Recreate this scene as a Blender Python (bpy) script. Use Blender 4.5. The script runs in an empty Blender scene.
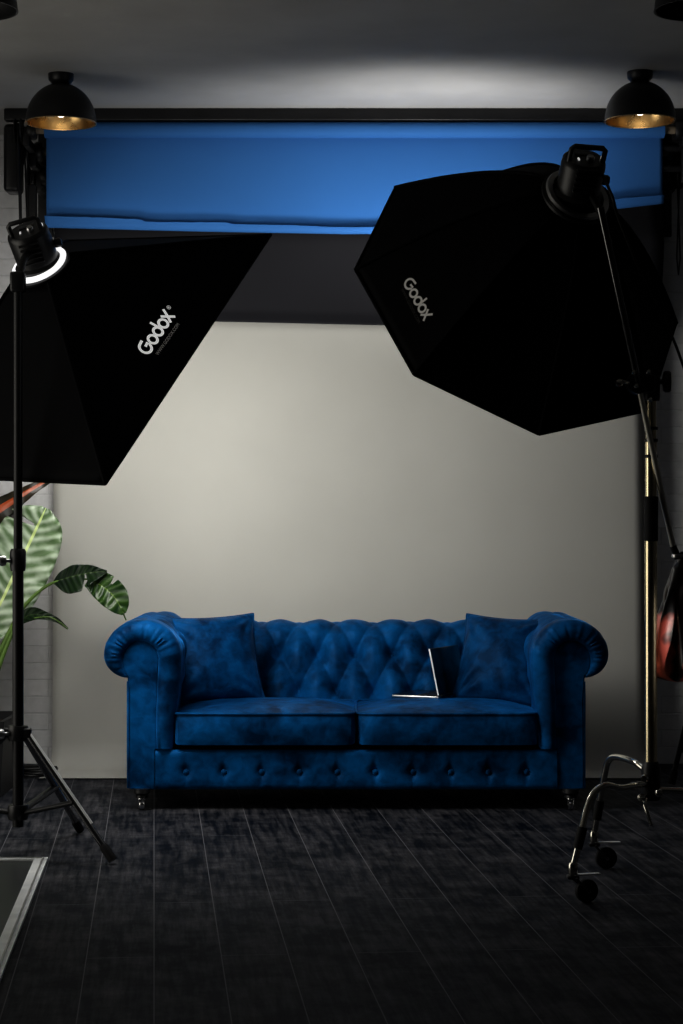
import bpy, bmesh, math, random
from mathutils import Vector as V, Matrix, noise
from mathutils.bvhtree import BVHTree
random.seed(7)
PI = math.pi
C = bpy.context.scene.collection
FPX, CX, HY, CAMZ = 2000.0, 341.5, 520.0, 1.144      # focal length in pixels, image centre, horizon row, eye height

def at(px, py, d):                                    # photo pixel at distance d -> world point
    return V(((px - CX) / FPX * d, d, CAMZ - (py - HY) / FPX * d))

# ------------------------------------------------------------------ helpers
ORG = {}                                              # object name -> world origin of the local frame

class MB:
    def __init__(s): s.v = []; s.f = []; s.uv = {}
    def add(s, vs, fs):
        n = len(s.v); s.v += [V(p) for p in vs]; s.f += [tuple(i + n for i in f) for f in fs]; return s
    def box(s, c, size, M=None, bev=0.0):
        bm = bmesh.new(); bmesh.ops.create_cube(bm, size=1.0)
        for v in bm.verts: v.co = V((v.co.x * size[0], v.co.y * size[1], v.co.z * size[2]))
        if bev > 0: bmesh.ops.bevel(bm, geom=list(bm.edges), offset=min(bev, .45 * min(size)), segments=3, profile=.5, affect='EDGES')
        bm.verts.index_update()
        vs = [(M @ v.co if M else v.co) + V(c) for v in bm.verts]
        s.add(vs, [[v.index for v in f.verts] for f in bm.faces]); bm.free(); return s
    def tube(s, pts, r, n=12, cap=True, closed=False, flat=1.0):
        pts = [V(p) for p in pts]; rs = r if isinstance(r, (list, tuple)) else [r] * len(pts)
        N = len(pts); up = None; base = len(s.v); vs = []
        for i in range(N):
            if closed: t = pts[(i + 1) % N] - pts[i - 1]
            else: t = pts[min(i + 1, N - 1)] - pts[max(i - 1, 0)]
            t = t.normalized() if t.length > 1e-9 else V((0, 0, 1))
            if up is None:
                up = V((0, 0, 1)) if abs(t.z) < .9 else V((1, 0, 0))
            up = (up - t * up.dot(t)).normalized(); sd = t.cross(up)
            for k in range(n):
                a = 2 * PI * k / n
                vs.append(pts[i] + (sd * math.cos(a) + up * math.sin(a) * flat) * rs[i])
        fs = []
        for i in range(N if closed else N - 1):
            j = (i + 1) % N
            for k in range(n):
                k2 = (k + 1) % n
                fs.append((i * n + k, i * n + k2, j * n + k2, j * n + k))
        if cap and not closed:
            fs.append(tuple(range(n - 1, -1, -1))); fs.append(tuple((N - 1) * n + k for k in range(n)))
        return s.add(vs, fs)
    def lathe(s, prof, c, axis=(0, 0, 1), n=32, cap=True):      # prof: list of (radius, height along axis)
        ax = V(axis).normalized(); a = V((1, 0, 0)) if abs(ax.x) < .9 else V((0, 1, 0))
        e1 = (a - ax * a.dot(ax)).normalized(); e2 = ax.cross(e1); vs = []; fs = []
        for (r, h) in prof:
            for k in range(n):
                t = 2 * PI * k / n
                vs.append(V(c) + ax * h + (e1 * math.cos(t) + e2 * math.sin(t)) * max(r, 1e-5))
        for i in range(len(prof) - 1):
            for k in range(n):
                k2 = (k + 1) % n; fs.append((i * n + k, i * n + k2, (i + 1) * n + k2, (i + 1) * n + k))
        if cap and prof[0][0] > 1e-4 and prof[0] != prof[-1]: fs.append(tuple(range(n - 1, -1, -1)))
        if cap and prof[-1][0] > 1e-4 and prof[0] != prof[-1]: fs.append(tuple((len(prof) - 1) * n + k for k in range(n)))
        return s.add(vs, fs)
    def grid(s, fn, nu, nv, keep=None, uv=True):      # fn(u,v) in 0..1
        n = len(s.v)
        for j in range(nv + 1):
            for i in range(nu + 1):
                s.uv[len(s.v)] = (i / nu, j / nv); s.v.append(V(fn(i / nu, j / nv)))
        for j in range(nv):
            for i in range(nu):
                if keep and not keep((i + .5) / nu, (j + .5) / nv): continue
                a = n + j * (nu + 1) + i; s.f.append((a, a + 1, a + nu + 2, a + nu + 1))
        return s
    def build(s, name, mat, parent=None, base=None, smooth=True, ang=40, merge=False, recalc=True):
        o0 = ORG[parent.name] if parent else (V(base) if base is not None else V((0, 0, 0)))
        me = bpy.data.meshes.new(name)
        me.from_pydata([tuple(p - o0) for p in s.v], [], s.f)
        if s.uv:
            lay = me.uv_layers.new(name='UVMap')
            for l in me.loops: lay.data[l.index].uv = s.uv.get(l.vertex_index, (0, 0))
        if merge or recalc:
            bm = bmesh.new(); bm.from_mesh(me)
            if merge: bmesh.ops.remove_doubles(bm, verts=bm.verts, dist=1e-4)
            if recalc: bmesh.ops.recalc_face_normals(bm, faces=bm.faces)
            bm.to_mesh(me); bm.free()
        me.materials.append(mat)
        ob = bpy.data.objects.new(name, me); C.objects.link(ob)
        if smooth:
            for p in me.polygons: p.use_smooth = True
            me.set_sharp_from_angle(angle=math.radians(ang))
        if parent: ob.parent = parent
        else: ob.location = o0
        ORG[ob.name] = o0
        return ob

def thing(name, loc, label, cat, group=None):
    o = bpy.data.objects.new(name, None); C.objects.link(o); o.location = loc; o.empty_display_size = .1
    ORG[o.name] = V(loc); return tag(o, label, cat, group)
def tag(o, label, cat, group=None):
    o['label'] = label; o['category'] = cat
    if group: o['group'] = group
    return o
def struct(o): o['kind'] = 'structure'; return o
def solidify(o, t, off=0):
    m = o.modifiers.new('thick', 'SOLIDIFY'); m.thickness = t; m.offset = off; return o
def subsurf(o, l=1):
    m = o.modifiers.new('sub', 'SUBSURF'); m.levels = l; m.render_levels = l; return o
def lerp(a, b, t): return a + (b - a) * t
def smooth01(x): x = max(0, min(1, x)); return x * x * (3 - 2 * x)
def interp(tab, x):
    if x <= tab[0][0]: return tab[0][1]
    for (a, p), (b, q) in zip(tab, tab[1:]):
        if x <= b: return lerp(p, q, (x - a) / (b - a))
    return tab[-1][1]
def cinterp(tab, x):                                  # smooth curve through a table
    n = len(tab); i = 0
    while i < n - 2 and x > tab[i + 1][0]: i += 1
    (x0, y0), (x1, y1) = tab[i], tab[i + 1]; t = max(0, min(1, (x - x0) / (x1 - x0)))
    m = lambda k: (tab[min(k + 1, n - 1)][1] - tab[max(k - 1, 0)][1]) / (tab[min(k + 1, n - 1)][0] - tab[max(k - 1, 0)][0])
    h = x1 - x0; m0, m1 = m(i) * h, m(i + 1) * h
    return max(.0005, (2 * t ** 3 - 3 * t * t + 1) * y0 + (t ** 3 - 2 * t * t + t) * m0 + (-2 * t ** 3 + 3 * t * t) * y1 + (t ** 3 - t * t) * m1)
def catmull(pts, n):
    pts = [V(p) for p in pts]; out = []
    P = [pts[0] * 2 - pts[1]] + pts + [pts[-1] * 2 - pts[-2]]
    for i in range(1, len(P) - 2):
        for k in range(n):
            t = k / n; a, b, c, d = P[i - 1], P[i], P[i + 1], P[i + 2]
            out.append(.5 * ((2 * b) + (c - a) * t + (2 * a - 5 * b + 4 * c - d) * t * t + (3 * b - a - 3 * c + d) * t ** 3))
    return out + [pts[-1]]

# ------------------------------------------------------------------ materials
def mat(name, col, rough=.5, metal=0.0, var=.25, nscale=12, bump=0.0, bscale=60, spec=.5, sheen=0, sheen_tint=None, rvar=0.0, coat=0):
    m = bpy.data.materials.new(name); m.use_nodes = True; nt = m.node_tree; b = nt.nodes['Principled BSDF']
    tc = nt.nodes.new('ShaderNodeTexCoord'); nz = nt.nodes.new('ShaderNodeTexNoise')
    nz.inputs['Scale'].default_value = nscale; nz.inputs['Detail'].default_value = 4
    nt.links.new(tc.outputs['Object'], nz.inputs['Vector'])
    r = nt.nodes.new('ShaderNodeValToRGB')
    r.color_ramp.elements[0].position = .3; r.color_ramp.elements[1].position = .7
    r.color_ramp.elements[0].color = (*[c * (1 - var) for c in col], 1)
    r.color_ramp.elements[1].color = (*[min(1, c * (1 + var)) for c in col], 1)
    nt.links.new(nz.outputs['Fac'], r.inputs['Fac']); nt.links.new(r.outputs['Color'], b.inputs['Base Color'])
    b.inputs['Roughness'].default_value = rough; b.inputs['Metallic'].default_value = metal
    b.inputs['Specular IOR Level'].default_value = spec
    if coat: b.inputs['Coat Weight'].default_value = coat; b.inputs['Coat Roughness'].default_value = .1
    if sheen:
        b.inputs['Sheen Weight'].default_value = sheen; b.inputs['Sheen Roughness'].default_value = .35
        b.inputs['Sheen Tint'].default_value = (*(sheen_tint or (1, 1, 1)), 1)
    if rvar:
        mr = nt.nodes.new('ShaderNodeMapRange'); mr.inputs['To Min'].default_value = max(0, rough - rvar); mr.inputs['To Max'].default_value = rough + rvar
        nt.links.new(nz.outputs['Fac'], mr.inputs['Value']); nt.links.new(mr.outputs['Result'], b.inputs['Roughness'])
    if bump:
        n2 = nt.nodes.new('ShaderNodeTexNoise'); n2.inputs['Scale'].default_value = bscale; n2.inputs['Detail'].default_value = 5
        nt.links.new(tc.outputs['Object'], n2.inputs['Vector'])
        bp = nt.nodes.new('ShaderNodeBump'); bp.inputs['Strength'].default_value = bump; bp.inputs['Distance'].default_value = .01
        nt.links.new(n2.outputs['Fac'], bp.inputs['Height']); nt.links.new(bp.outputs['Normal'], b.inputs['Normal'])
    return m

def emis(name, col, strength):
    m = bpy.data.materials.new(name); m.use_nodes = True; nt = m.node_tree; b = nt.nodes['Principled BSDF']
    b.inputs['Base Color'].default_value = (.8, .8, .8, 1); b.inputs['Emission Color'].default_value = (*col, 1)
    b.inputs['Emission Strength'].default_value = strength; b.inputs['Roughness'].default_value = .6
    nz = nt.nodes.new('ShaderNodeTexNoise'); nz.inputs['Scale'].default_value = 40
    bp = nt.nodes.new('ShaderNodeBump'); bp.inputs['Strength'].default_value = .1
    nt.links.new(nz.outputs['Fac'], bp.inputs['Height']); nt.links.new(bp.outputs['Normal'], b.inputs['Normal'])
    return m

def velvet(name, dark, light, scale=5):
    m = bpy.data.materials.new(name); m.use_nodes = True; nt = m.node_tree; b = nt.nodes['Principled BSDF']; N = nt.nodes.new; L = nt.links.new
    tc = N('ShaderNodeTexCoord'); n1 = N('ShaderNodeTexNoise'); n1.inputs['Scale'].default_value = scale; n1.inputs['Detail'].default_value = 3; n1.inputs['Distortion'].default_value = .8
    n2 = N('ShaderNodeTexNoise'); n2.inputs['Scale'].default_value = scale * 4.5; n2.inputs['Detail'].default_value = 5; n2.inputs['Distortion'].default_value = .4
    L(tc.outputs['Object'], n1.inputs['Vector']); L(tc.outputs['Object'], n2.inputs['Vector'])
    ma = N('ShaderNodeMath'); ma.operation = 'MULTIPLY_ADD'; ma.inputs[1].default_value = .55; L(n2.outputs['Fac'], ma.inputs[0]); L(n1.outputs['Fac'], ma.inputs[2])
    rp = N('ShaderNodeValToRGB'); e = rp.color_ramp.elements; e[0].position = .58; e[1].position = .98; e[0].color = (*dark, 1); e[1].color = (*light, 1)
    L(ma.outputs[0], rp.inputs['Fac']); L(rp.outputs['Color'], b.inputs['Base Color'])
    mr = N('ShaderNodeMapRange'); mr.inputs['From Min'].default_value = .55; mr.inputs['From Max'].default_value = 1.0; mr.inputs['To Min'].default_value = .25; mr.inputs['To Max'].default_value = 1.0
    L(ma.outputs[0], mr.inputs['Value']); L(mr.outputs[0], b.inputs['Sheen Weight'])
    b.inputs['Sheen Roughness'].default_value = .32; b.inputs['Sheen Tint'].default_value = (.03, .36, .98, 1)
    b.inputs['Roughness'].default_value = .5; b.inputs['Specular IOR Level'].default_value = .25; b.inputs['Specular Tint'].default_value = (.12, .45, 1, 1)
    bp = N('ShaderNodeBump'); bp.inputs['Strength'].default_value = .32; bp.inputs['Distance'].default_value = .02
    L(ma.outputs[0], bp.inputs['Height']); L(bp.outputs['Normal'], b.inputs['Normal']); return m

M_velvet = velvet('blue_velvet', (.0004, .015, .052), (.0022, .098, .285))
M_pillow = velvet('pillow_velvet', (.0004, .014, .050), (.0018, .076, .225), 6)
M_black = mat('black_metal', (.008, .008, .009), .42, 0, .3, spec=.4)
M_blackplastic = mat('black_plastic', (.010, .010, .011), .38, 0, .3, bump=.05, bscale=300)
M_fabric = mat('softbox_nylon', (.0014, .0015, .0024), .75, 0, .3, bump=.15, bscale=9, spec=.1)
M_underside = mat('sofa_lining', (.002, .002, .003), .95, spec=.1)
M_chrome = mat('chrome_steel', (.62, .60, .54), .16, 1, .08, rvar=.05)
M_chromewarm = mat('warm_chrome', (.80, .70, .47), .24, 1, .1, rvar=.05)
M_steel = mat('brushed_steel', (.55, .55, .55), .32, 1, .12, rvar=.08)
M_alu = mat('aluminium', (.88, .90, .92), .45, .3, .12, rvar=.1)
M_gold = mat('gold_lacquer', (.62, .43, .20), .28, 1, .12, nscale=18, rvar=.06)
M_rubber = mat('black_rubber', (.007, .007, .008), .7, spec=.3)
M_bulb = emis('frosted_bulb', (1.0, .90, .74), 3.5)  # emission added so the gold lining of the lamps brightens
M_letter = emis('white_print_glow', (.95, .95, .92), .42)  # glows slightly so white marks read bright where little light reaches
M_letterdim = emis('grey_print_glow', (1.0, .92, .80), .05)  # faint emission lifts the dim print in the same way
M_planter = mat('planter_black', (.008, .008, .009), .5, 0, .3)
M_soil = mat('potting_soil', (.03, .02, .012), .95, 0, .5, nscale=60, bump=.6, bscale=80)
M_glass_dark = mat('laptop_black', (.006, .006, .007), .22, 0, .2)
M_screen = mat('laptop_screen', (.004, .004, .005), .12, 0, .2)
M_cable = mat('cable_rubber', (.006, .006, .006), .5, spec=.35)
M_hatch = mat('hatch_panel', (.006, .008, .012), .35, 0, .35, nscale=4)
M_core = mat('roll_core', (.25, .2, .14), .8, 0, .15)
M_diff = emis('softbox_diffuser_lit', (1.0, .98, .94), 12.5)
M_diff2 = emis('octabox_diffuser_lit', (.92, .95, 1.0), .55)
M_leak = emis('speed_ring_glow', (1, 1, 1), .85)

def paper(name, col, var, bump=.06):
    m = mat(name, col, .8, 0, var, nscale=1.3, bump=bump, bscale=3.0, spec=.2); return m
M_beige = paper('beige_paper', (.50, .495, .462), .05, .10)
M_bluepaper = paper('blue_paper', (.040, .155, .40), .06)
M_darkpaper = paper('dark_paper', (.013, .013, .016), .15)

def brick_mat(name, c1, c2, mortar, bw, bh, off, axis='XZ', bump=.5, rough=.7):
    m = bpy.data.materials.new(name); m.use_nodes = True; nt = m.node_tree; b = nt.nodes['Principled BSDF']
    tc = nt.nodes.new('ShaderNodeTexCoord'); sp = nt.nodes.new('ShaderNodeSeparateXYZ'); cb = nt.nodes.new('ShaderNodeCombineXYZ')
    nt.links.new(tc.outputs['Object'], sp.inputs[0])
    nt.links.new(sp.outputs[axis[0]], cb.inputs['X']); nt.links.new(sp.outputs[axis[1]], cb.inputs['Y'])
    br = nt.nodes.new('ShaderNodeTexBrick'); br.inputs['Scale'].default_value = 1; br.inputs['Brick Width'].default_value = bw
    br.inputs['Row Height'].default_value = bh; br.inputs['Mortar Size'].default_value = .004; br.inputs['Mortar Smooth'].default_value = .5
    br.inputs['Color1'].default_value = (*c1, 1); br.inputs['Color2'].default_value = (*c2, 1); br.inputs['Mortar'].default_value = (*mortar, 1)
    nt.links.new(cb.outputs[0], br.inputs['Vector'])
    nz = nt.nodes.new('ShaderNodeTexNoise'); nz.inputs['Scale'].default_value = 30; nz.inputs['Detail'].default_value = 5
    nt.links.new(tc.outputs['Object'], nz.inputs['Vector'])
    mx = nt.nodes.new('ShaderNodeMixRGB'); mx.blend_type = 'MULTIPLY'; mx.inputs['Fac'].default_value = .25
    nt.links.new(br.outputs['Color'], mx.inputs[1]); nt.links.new(nz.outputs['Fac'], mx.inputs[2]); nt.links.new(mx.outputs[0], b.inputs['Base Color'])
    ad = nt.nodes.new('ShaderNodeMath'); ad.operation = 'MULTIPLY_ADD'; ad.inputs[1].default_value = -1.0
    ml = nt.nodes.new('ShaderNodeMath'); ml.operation = 'MULTIPLY'; ml.inputs[1].default_value = .35
    nt.links.new(nz.outputs['Fac'], ml.inputs[0]); nt.links.new(br.outputs['Fac'], ad.inputs[0]); nt.links.new(ml.outputs[0], ad.inputs[2])
    bp = nt.nodes.new('ShaderNodeBump'); bp.inputs['Strength'].default_value = bump; bp.inputs['Distance'].default_value = .006
    nt.links.new(ad.outputs[0], bp.inputs['Height']); nt.links.new(bp.outputs['Normal'], b.inputs['Normal'])
    b.inputs['Roughness'].default_value = rough; return m
M_wall = brick_mat('painted_brick', (.74, .74, .75), (.71, .71, .72), (.66, .66, .67), .25, .079, .3)
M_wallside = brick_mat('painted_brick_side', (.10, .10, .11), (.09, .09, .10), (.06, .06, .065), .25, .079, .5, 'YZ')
M_wallfront = mat('dark_front_wall', (.05, .05, .055), .8)

BOARD = math.atan2(-(154 - CX) / FPX, 1)              # boards run slightly off the camera axis
def floor_mat():
    m = bpy.data.materials.new('dark_floor_boards'); m.use_nodes = True; nt = m.node_tree; b = nt.nodes['Principled BSDF']
    tc = nt.nodes.new('ShaderNodeTexCoord'); mp = nt.nodes.new('ShaderNodeMapping'); mp.inputs['Rotation'].default_value = (0, 0, -PI / 2 - BOARD)
    nt.links.new(tc.outputs['Object'], mp.inputs['Vector'])
    br = nt.nodes.new('ShaderNodeTexBrick'); br.inputs['Scale'].default_value = 1; br.inputs['Brick Width'].default_value = 2.0
    br.inputs['Row Height'].default_value = .176; br.inputs['Mortar Size'].default_value = .0016; br.inputs['Mortar Smooth'].default_value = .2
    br.offset = .37; br.inputs['Color1'].default_value = (.0055, .0075, .0125, 1); br.inputs['Color2'].default_value = (.0035, .0048, .0085, 1)
    br.inputs['Mortar'].default_value = (.13, .13, .14, 1)  # pale seams paint in the light caught by the board bevels
    nt.links.new(mp.outputs[0], br.inputs['Vector'])
    mp2 = nt.nodes.new('ShaderNodeMapping'); mp2.inputs['Scale'].default_value = (3.2, 42, 1)
    nt.links.new(mp.outputs[0], mp2.inputs['Vector'])
    nz = nt.nodes.new('ShaderNodeTexNoise'); nz.inputs['Scale'].default_value = 1.0; nz.inputs['Detail'].default_value = 8; nz.inputs['Roughness'].default_value = .65
    nt.links.new(mp2.outputs[0], nz.inputs['Vector'])
    n2 = nt.nodes.new('ShaderNodeTexNoise'); n2.inputs['Scale'].default_value = 5.5; n2.inputs['Detail'].default_value = 8; n2.inputs['Roughness'].default_value = .7
    nt.links.new(mp.outputs[0], n2.inputs['Vector'])
    rp = nt.nodes.new('ShaderNodeValToRGB'); rp.color_ramp.elements[0].position = .36; rp.color_ramp.elements[1].position = .98
    rp.color_ramp.elements[0].color = (0, 0, 0, 1); rp.color_ramp.elements[1].color = (1, 1, 1, 1)
    mu = nt.nodes.new('ShaderNodeMath'); mu.operation = 'MULTIPLY'; mu.inputs[1].default_value = 1.9
    nt.links.new(nz.outputs['Fac'], mu.inputs[0]); mu2 = nt.nodes.new('ShaderNodeMath'); mu2.operation = 'MULTIPLY'
    nt.links.new(mu.outputs[0], mu2.inputs[0]); nt.links.new(n2.outputs['Fac'], mu2.inputs[1]); nt.links.new(mu2.outputs[0], rp.inputs['Fac'])
    mx = nt.nodes.new('ShaderNodeMixRGB'); mx.inputs[2].default_value = (.17, .165, .175, 1)
    sc = nt.nodes.new('ShaderNodeMath'); sc.operation = 'MULTIPLY'; sc.inputs[1].default_value = .75
    nt.links.new(rp.outputs['Color'], sc.inputs[0]); nt.links.new(sc.outputs[0], mx.inputs[0]); nt.links.new(br.outputs['Color'], mx.inputs[1])
    nt.links.new(mx.outputs[0], b.inputs['Base Color'])
    mr = nt.nodes.new('ShaderNodeMapRange'); mr.inputs['To Min'].default_value = .5; mr.inputs['To Max'].default_value = .72
    nt.links.new(nz.outputs['Fac'], mr.inputs['Value']); nt.links.new(mr.outputs[0], b.inputs['Roughness'])
    ad = nt.nodes.new('ShaderNodeMath'); ad.operation = 'MULTIPLY_ADD'; ad.inputs[1].default_value = -1.0
    nt.links.new(br.outputs['Fac'], ad.inputs[0]); nt.links.new(nz.outputs['Fac'], ad.inputs[2])
    bp = nt.nodes.new('ShaderNodeBump'); bp.inputs['Strength'].default_value = .35; bp.inputs['Distance'].default_value = .004
    nt.links.new(ad.outputs[0], bp.inputs['Height']); nt.links.new(bp.outputs['Normal'], b.inputs['Normal'])
    b.inputs['Specular IOR Level'].default_value = .07; b.inputs['Specular Tint'].default_value = (.6, .8, 1, 1)
    return m
M_floor = floor_mat()
M_ceiling = mat('ceiling_paint', (.48, .475, .465), .75, 0, .08, nscale=3, bump=.15, bscale=14)

# ------------------------------------------------------------------ room
X0, X1, Y0, Y1, ZC = -3.0, 3.0, -1.2, 9.38, 2.95
def wallbox(name, lo, hi, m):
    lo, hi = V(lo), V(hi); return struct(MB().box((lo + hi) / 2, hi - lo).build(name, m, smooth=False))
wallbox('floor', (X0 - .1, Y0 - .1, -.1), (X1 + .1, Y1 + .1, 0), M_floor)
wallbox('ceiling', (X0 - .1, Y0 - .1, ZC), (X1 + .1, Y1 + .1, ZC + .1), M_ceiling)
wallbox('wall_back', (X0 - .1, Y1, 0), (X1 + .1, Y1 + .1, ZC), M_wall)
wallbox('wall_left', (X0 - .1, Y0, 0), (X0, Y1, ZC), M_wallside)
wallbox('wall_right', (X1, Y0, 0), (X1 + .1, Y1, ZC), M_wallside)
wallbox('wall_front', (X0 - .1, Y0 - .1, 0), (X1 + .1, Y0, ZC), M_wallfront)

# ------------------------------------------------------------------ backdrop system
def sheet_solid(o): return solidify(o, .0012)
# blue
YB = 8.84
bx0, bx1 = at(45, 0, 8.8).x, at(664, 0, 8.8).x
blue = thing('paper_backdrop', (0.057, 8.8, 2.86), 'bright blue paper backdrop on the top front roll, pulled down a short way', 'backdrop', 'photo backdrops on the wall brackets')
MB().lathe([(.0, 0), (.036, 0), (.036, bx1 - bx0), (.0, bx1 - bx0)], (bx0, 8.80, 2.860), (1, 0, 0), 32).build('paper_roll', M_bluepaper, blue)
MB().lathe([(.018, 0), (.018, bx1 - bx0 + .16)], (bx0 - .08, 8.80, 2.860), (1, 0, 0), 16).build('roll_core', M_core, blue)
BOT = [(45, 227), (200, 231), (350, 234), (420, 233), (520, 222), (620, 208), (664, 203)]
LIP = [(45, 216), (100, 217.5), (143, 219.5), (146, 222), (190, 222.5), (228, 222.5), (232, 224.5), (290, 225.5), (342, 228), (346, 231), (372, 230.5), (420, 229), (520, 216), (618, 199), (640, 197), (664, 195)]
def blue_pt(u, v):
    x = lerp(bx0, bx1, u); px = x / 8.8 * FPX + CX
    zb = at(0, interp(BOT, px), 8.80).z; zl = at(0, interp(LIP, px), 8.79).z + .0025 * noise.noise(V((x * 28, 0, 3)))
    rc = .022; ztop = 2.86
    if v < .6:                                        # hanging part, slightly wavy
        t = v / .6; z = lerp(ztop, zb + rc, t)
        return V((x, YB - .006 * math.sin(x * 2.1 + 1) * t - .004 * t, z))
    if v < .85:                                       # curl toward the camera
        a = PI * (v - .6) / .25
        return V((x, YB - .006 * math.sin(x * 2.1 + 1) - .004 - rc + rc * math.cos(a), zb + rc - rc * math.sin(a)))
    t = (v - .85) / .15
    return V((x, YB - .006 * math.sin(x * 2.1 + 1) - .004 - 2 * rc - .012 * t, lerp(zb + rc, max(zl, zb + rc + .004), t)))
sheet_solid(MB().grid(blue_pt, 160, 48).build('paper_sheet', M_bluepaper, blue, ang=60))
# dark
dk = thing('paper_backdrop', (.08, 9.0, 2.8), 'dark grey paper backdrop hanging just below and behind the blue one', 'backdrop', 'photo backdrops on the wall brackets')
dx0, dx1 = -1.285, at(662, 0, 9.0).x
MB().lathe([(.0, 0), (.036, 0), (.036, dx1 - dx0), (.0, dx1 - dx0)], (dx0, 9.0, 2.80), (1, 0, 0), 32).build('paper_roll', M_darkpaper, dk)
MB().lathe([(.018, 0), (.018, dx1 - dx0 + .12)], (dx0 - .06, 9.0, 2.80), (1, 0, 0), 16).build('roll_core', M_core, dk)
def dark_pt(u, v):
    x = lerp(dx0, dx1, u); zb = at(0, lerp(317.5, 331, u), 8.98).z
    z = lerp(2.80, zb, v); y = 9.035 - .10 * smooth01((v - .2) / .35) * (1 - .9 * smooth01((v - .45) / .5))
    if v > .93: y -= .35 * (v - .93)
    return V((x, y, z))
sheet_solid(MB().grid(dark_pt, 40, 60).build('paper_sheet', M_darkpaper, dk, ang=60))
# beige
bg = thing('paper_backdrop', (.03, 9.2, 0), 'long beige paper backdrop falling to the floor behind the sofa', 'backdrop', 'photo backdrops on the wall brackets')
gx0, gx1 = at(54, 0, 9.2).x, at(642, 0, 9.2).x
MB().lathe([(.0, 0), (.04, 0), (.04, gx1 - gx0), (.0, gx1 - gx0)], (gx0, 9.17, 2.72), (1, 0, 0), 32).build('paper_roll', M_beige, bg)
MB().lathe([(.018, 0), (.018, gx1 - gx0 + .12)], (gx0 - .06, 9.17, 2.72), (1, 0, 0), 16).build('roll_core', M_core, bg)
def beige_pt(u, v):
    x = lerp(gx0, gx1, u); e = max(0, (abs(u - .5) - .46) / .04)
    R = .13; z0 = 2.72
    wav = .006 * math.sin(x * 3.3 + .6) + .003 * noise.noise(V((x * 2, v * 9, 0)))
    if v < .7:
        t = v / .7; return V((x - .01 * (u - .5) * -t * 2, 9.21 + wav + .02 * e * e * (1 - t), lerp(z0, R, t)))
    if v < .85:
        a = PI / 2 * (v - .7) / .15
        return V((x + .01 * (u - .5) * 2, 9.21 + wav - R + R * math.cos(a), max(.002, R - R * math.sin(a) + .002)))
    t = (v - .85) / .15; y = 9.21 - R - .27 * t
    return V((x + .01 * (u - .5) * 2, y + wav * (1 - t), .002 + .005 * smooth01((t - .6) / .4)))
sheet_solid(MB().grid(beige_pt, 60, 90).build('paper_sheet', M_beige, bg, ang=70))
# black crossbar above the rolls
cb = MB(); cb.box((.03, 8.79, 2.9225), (3.02, .05, .053), bev=.006)
tag(cb.build('crossbar', M_black, base=(0.05, 8.79, 2.895)), 'long black crossbar running under the ceiling above the blue paper roll', 'crossbar')
# brackets
def bracket(xc, sgn, label):
    t = thing('backdrop_bracket', (xc, Y1, 2.5), label, 'bracket', 'backdrop brackets')
    MB().box((xc, Y1 - .012, 2.74), (.07, .024, .54), bev=.004).build('wall_plate', M_black, t)
    for (y, z) in ((8.80, 2.86), (9.0, 2.80), (9.17, 2.72)):
        m = MB(); m.box((xc + sgn * .0, (y + Y1) / 2 - .01, z - .055), (.03, Y1 - y + .02, .035), bev=.004)
        m.box((xc, y - .015, z - .03), (.03, .03, .08), bev=.004)
        m.lathe([(0, 0), (.04, 0), (.045, .01), (.045, .028), (.04, .038), (0, .038)], (xc - sgn * .024 - .019, y, z), (1, 0, 0), 24)
        m.build('hook_arm', M_black, t)
        MB().lathe([(0, 0), (.055, 0), (.058, .006), (.03, .012), (.03, .022), (.058, .028), (.055, .034), (0, .034)], (xc + sgn * .035 - .017, y, z), (1, 0, 0), 24).build('chain_pulley', M_blackplastic, t)
    
    # hanging bead chains gathered together
    for k, (y, z, ln) in enumerate(((8.80, 2.86, .62), (9.0, 2.80, .5), (9.17, 2.72, .45))):
        m = MB()
        pts = [(xc + sgn * .035, y - .035, z)] + [(xc + sgn * .035 + .012 * sgn * (-1) * q / 6, y - .035 * (1 - q / 8), z - ln * q / 6) for q in range(1, 6)]
        pts += [(xc + sgn * .035, y, z - ln)] + [(xc + sgn * .035 + .012 * q / 6, y + .035 * (1 - q / 8), z - ln * q / 6) for q in range(5, 0, -1)] + [(xc + sgn * .035, y + .035, z)]
        m.tube(pts, .004, 8); m.build('bead_chain', M_blackplastic, t)
    return t
bl = bracket(-1.385, -1, 'black wall bracket with chain pulleys at the left ends of the paper rolls')
MB().box((-1.37, 8.86, 2.50), (.042, .04, .26), bev=.012).build('chain_weight', M_blackplastic, bl)
MB().box((-1.452, 8.86, 2.74), (.075, .12, .30), bev=.02).build('drive_housing', M_blackplastic, bl)
br_ = bracket(1.51, 1, 'black wall bracket holding the right ends of the paper rolls')
m = MB()
for z in (2.79, 2.70): m.tube([(1.40, 8.86, z), (1.75, 8.86, z)], .014, 12)
m.box((1.535, 8.86, 2.745), (.06, .03, .22), bev=.004); m.build('support_rail', M_black, br_)

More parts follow.
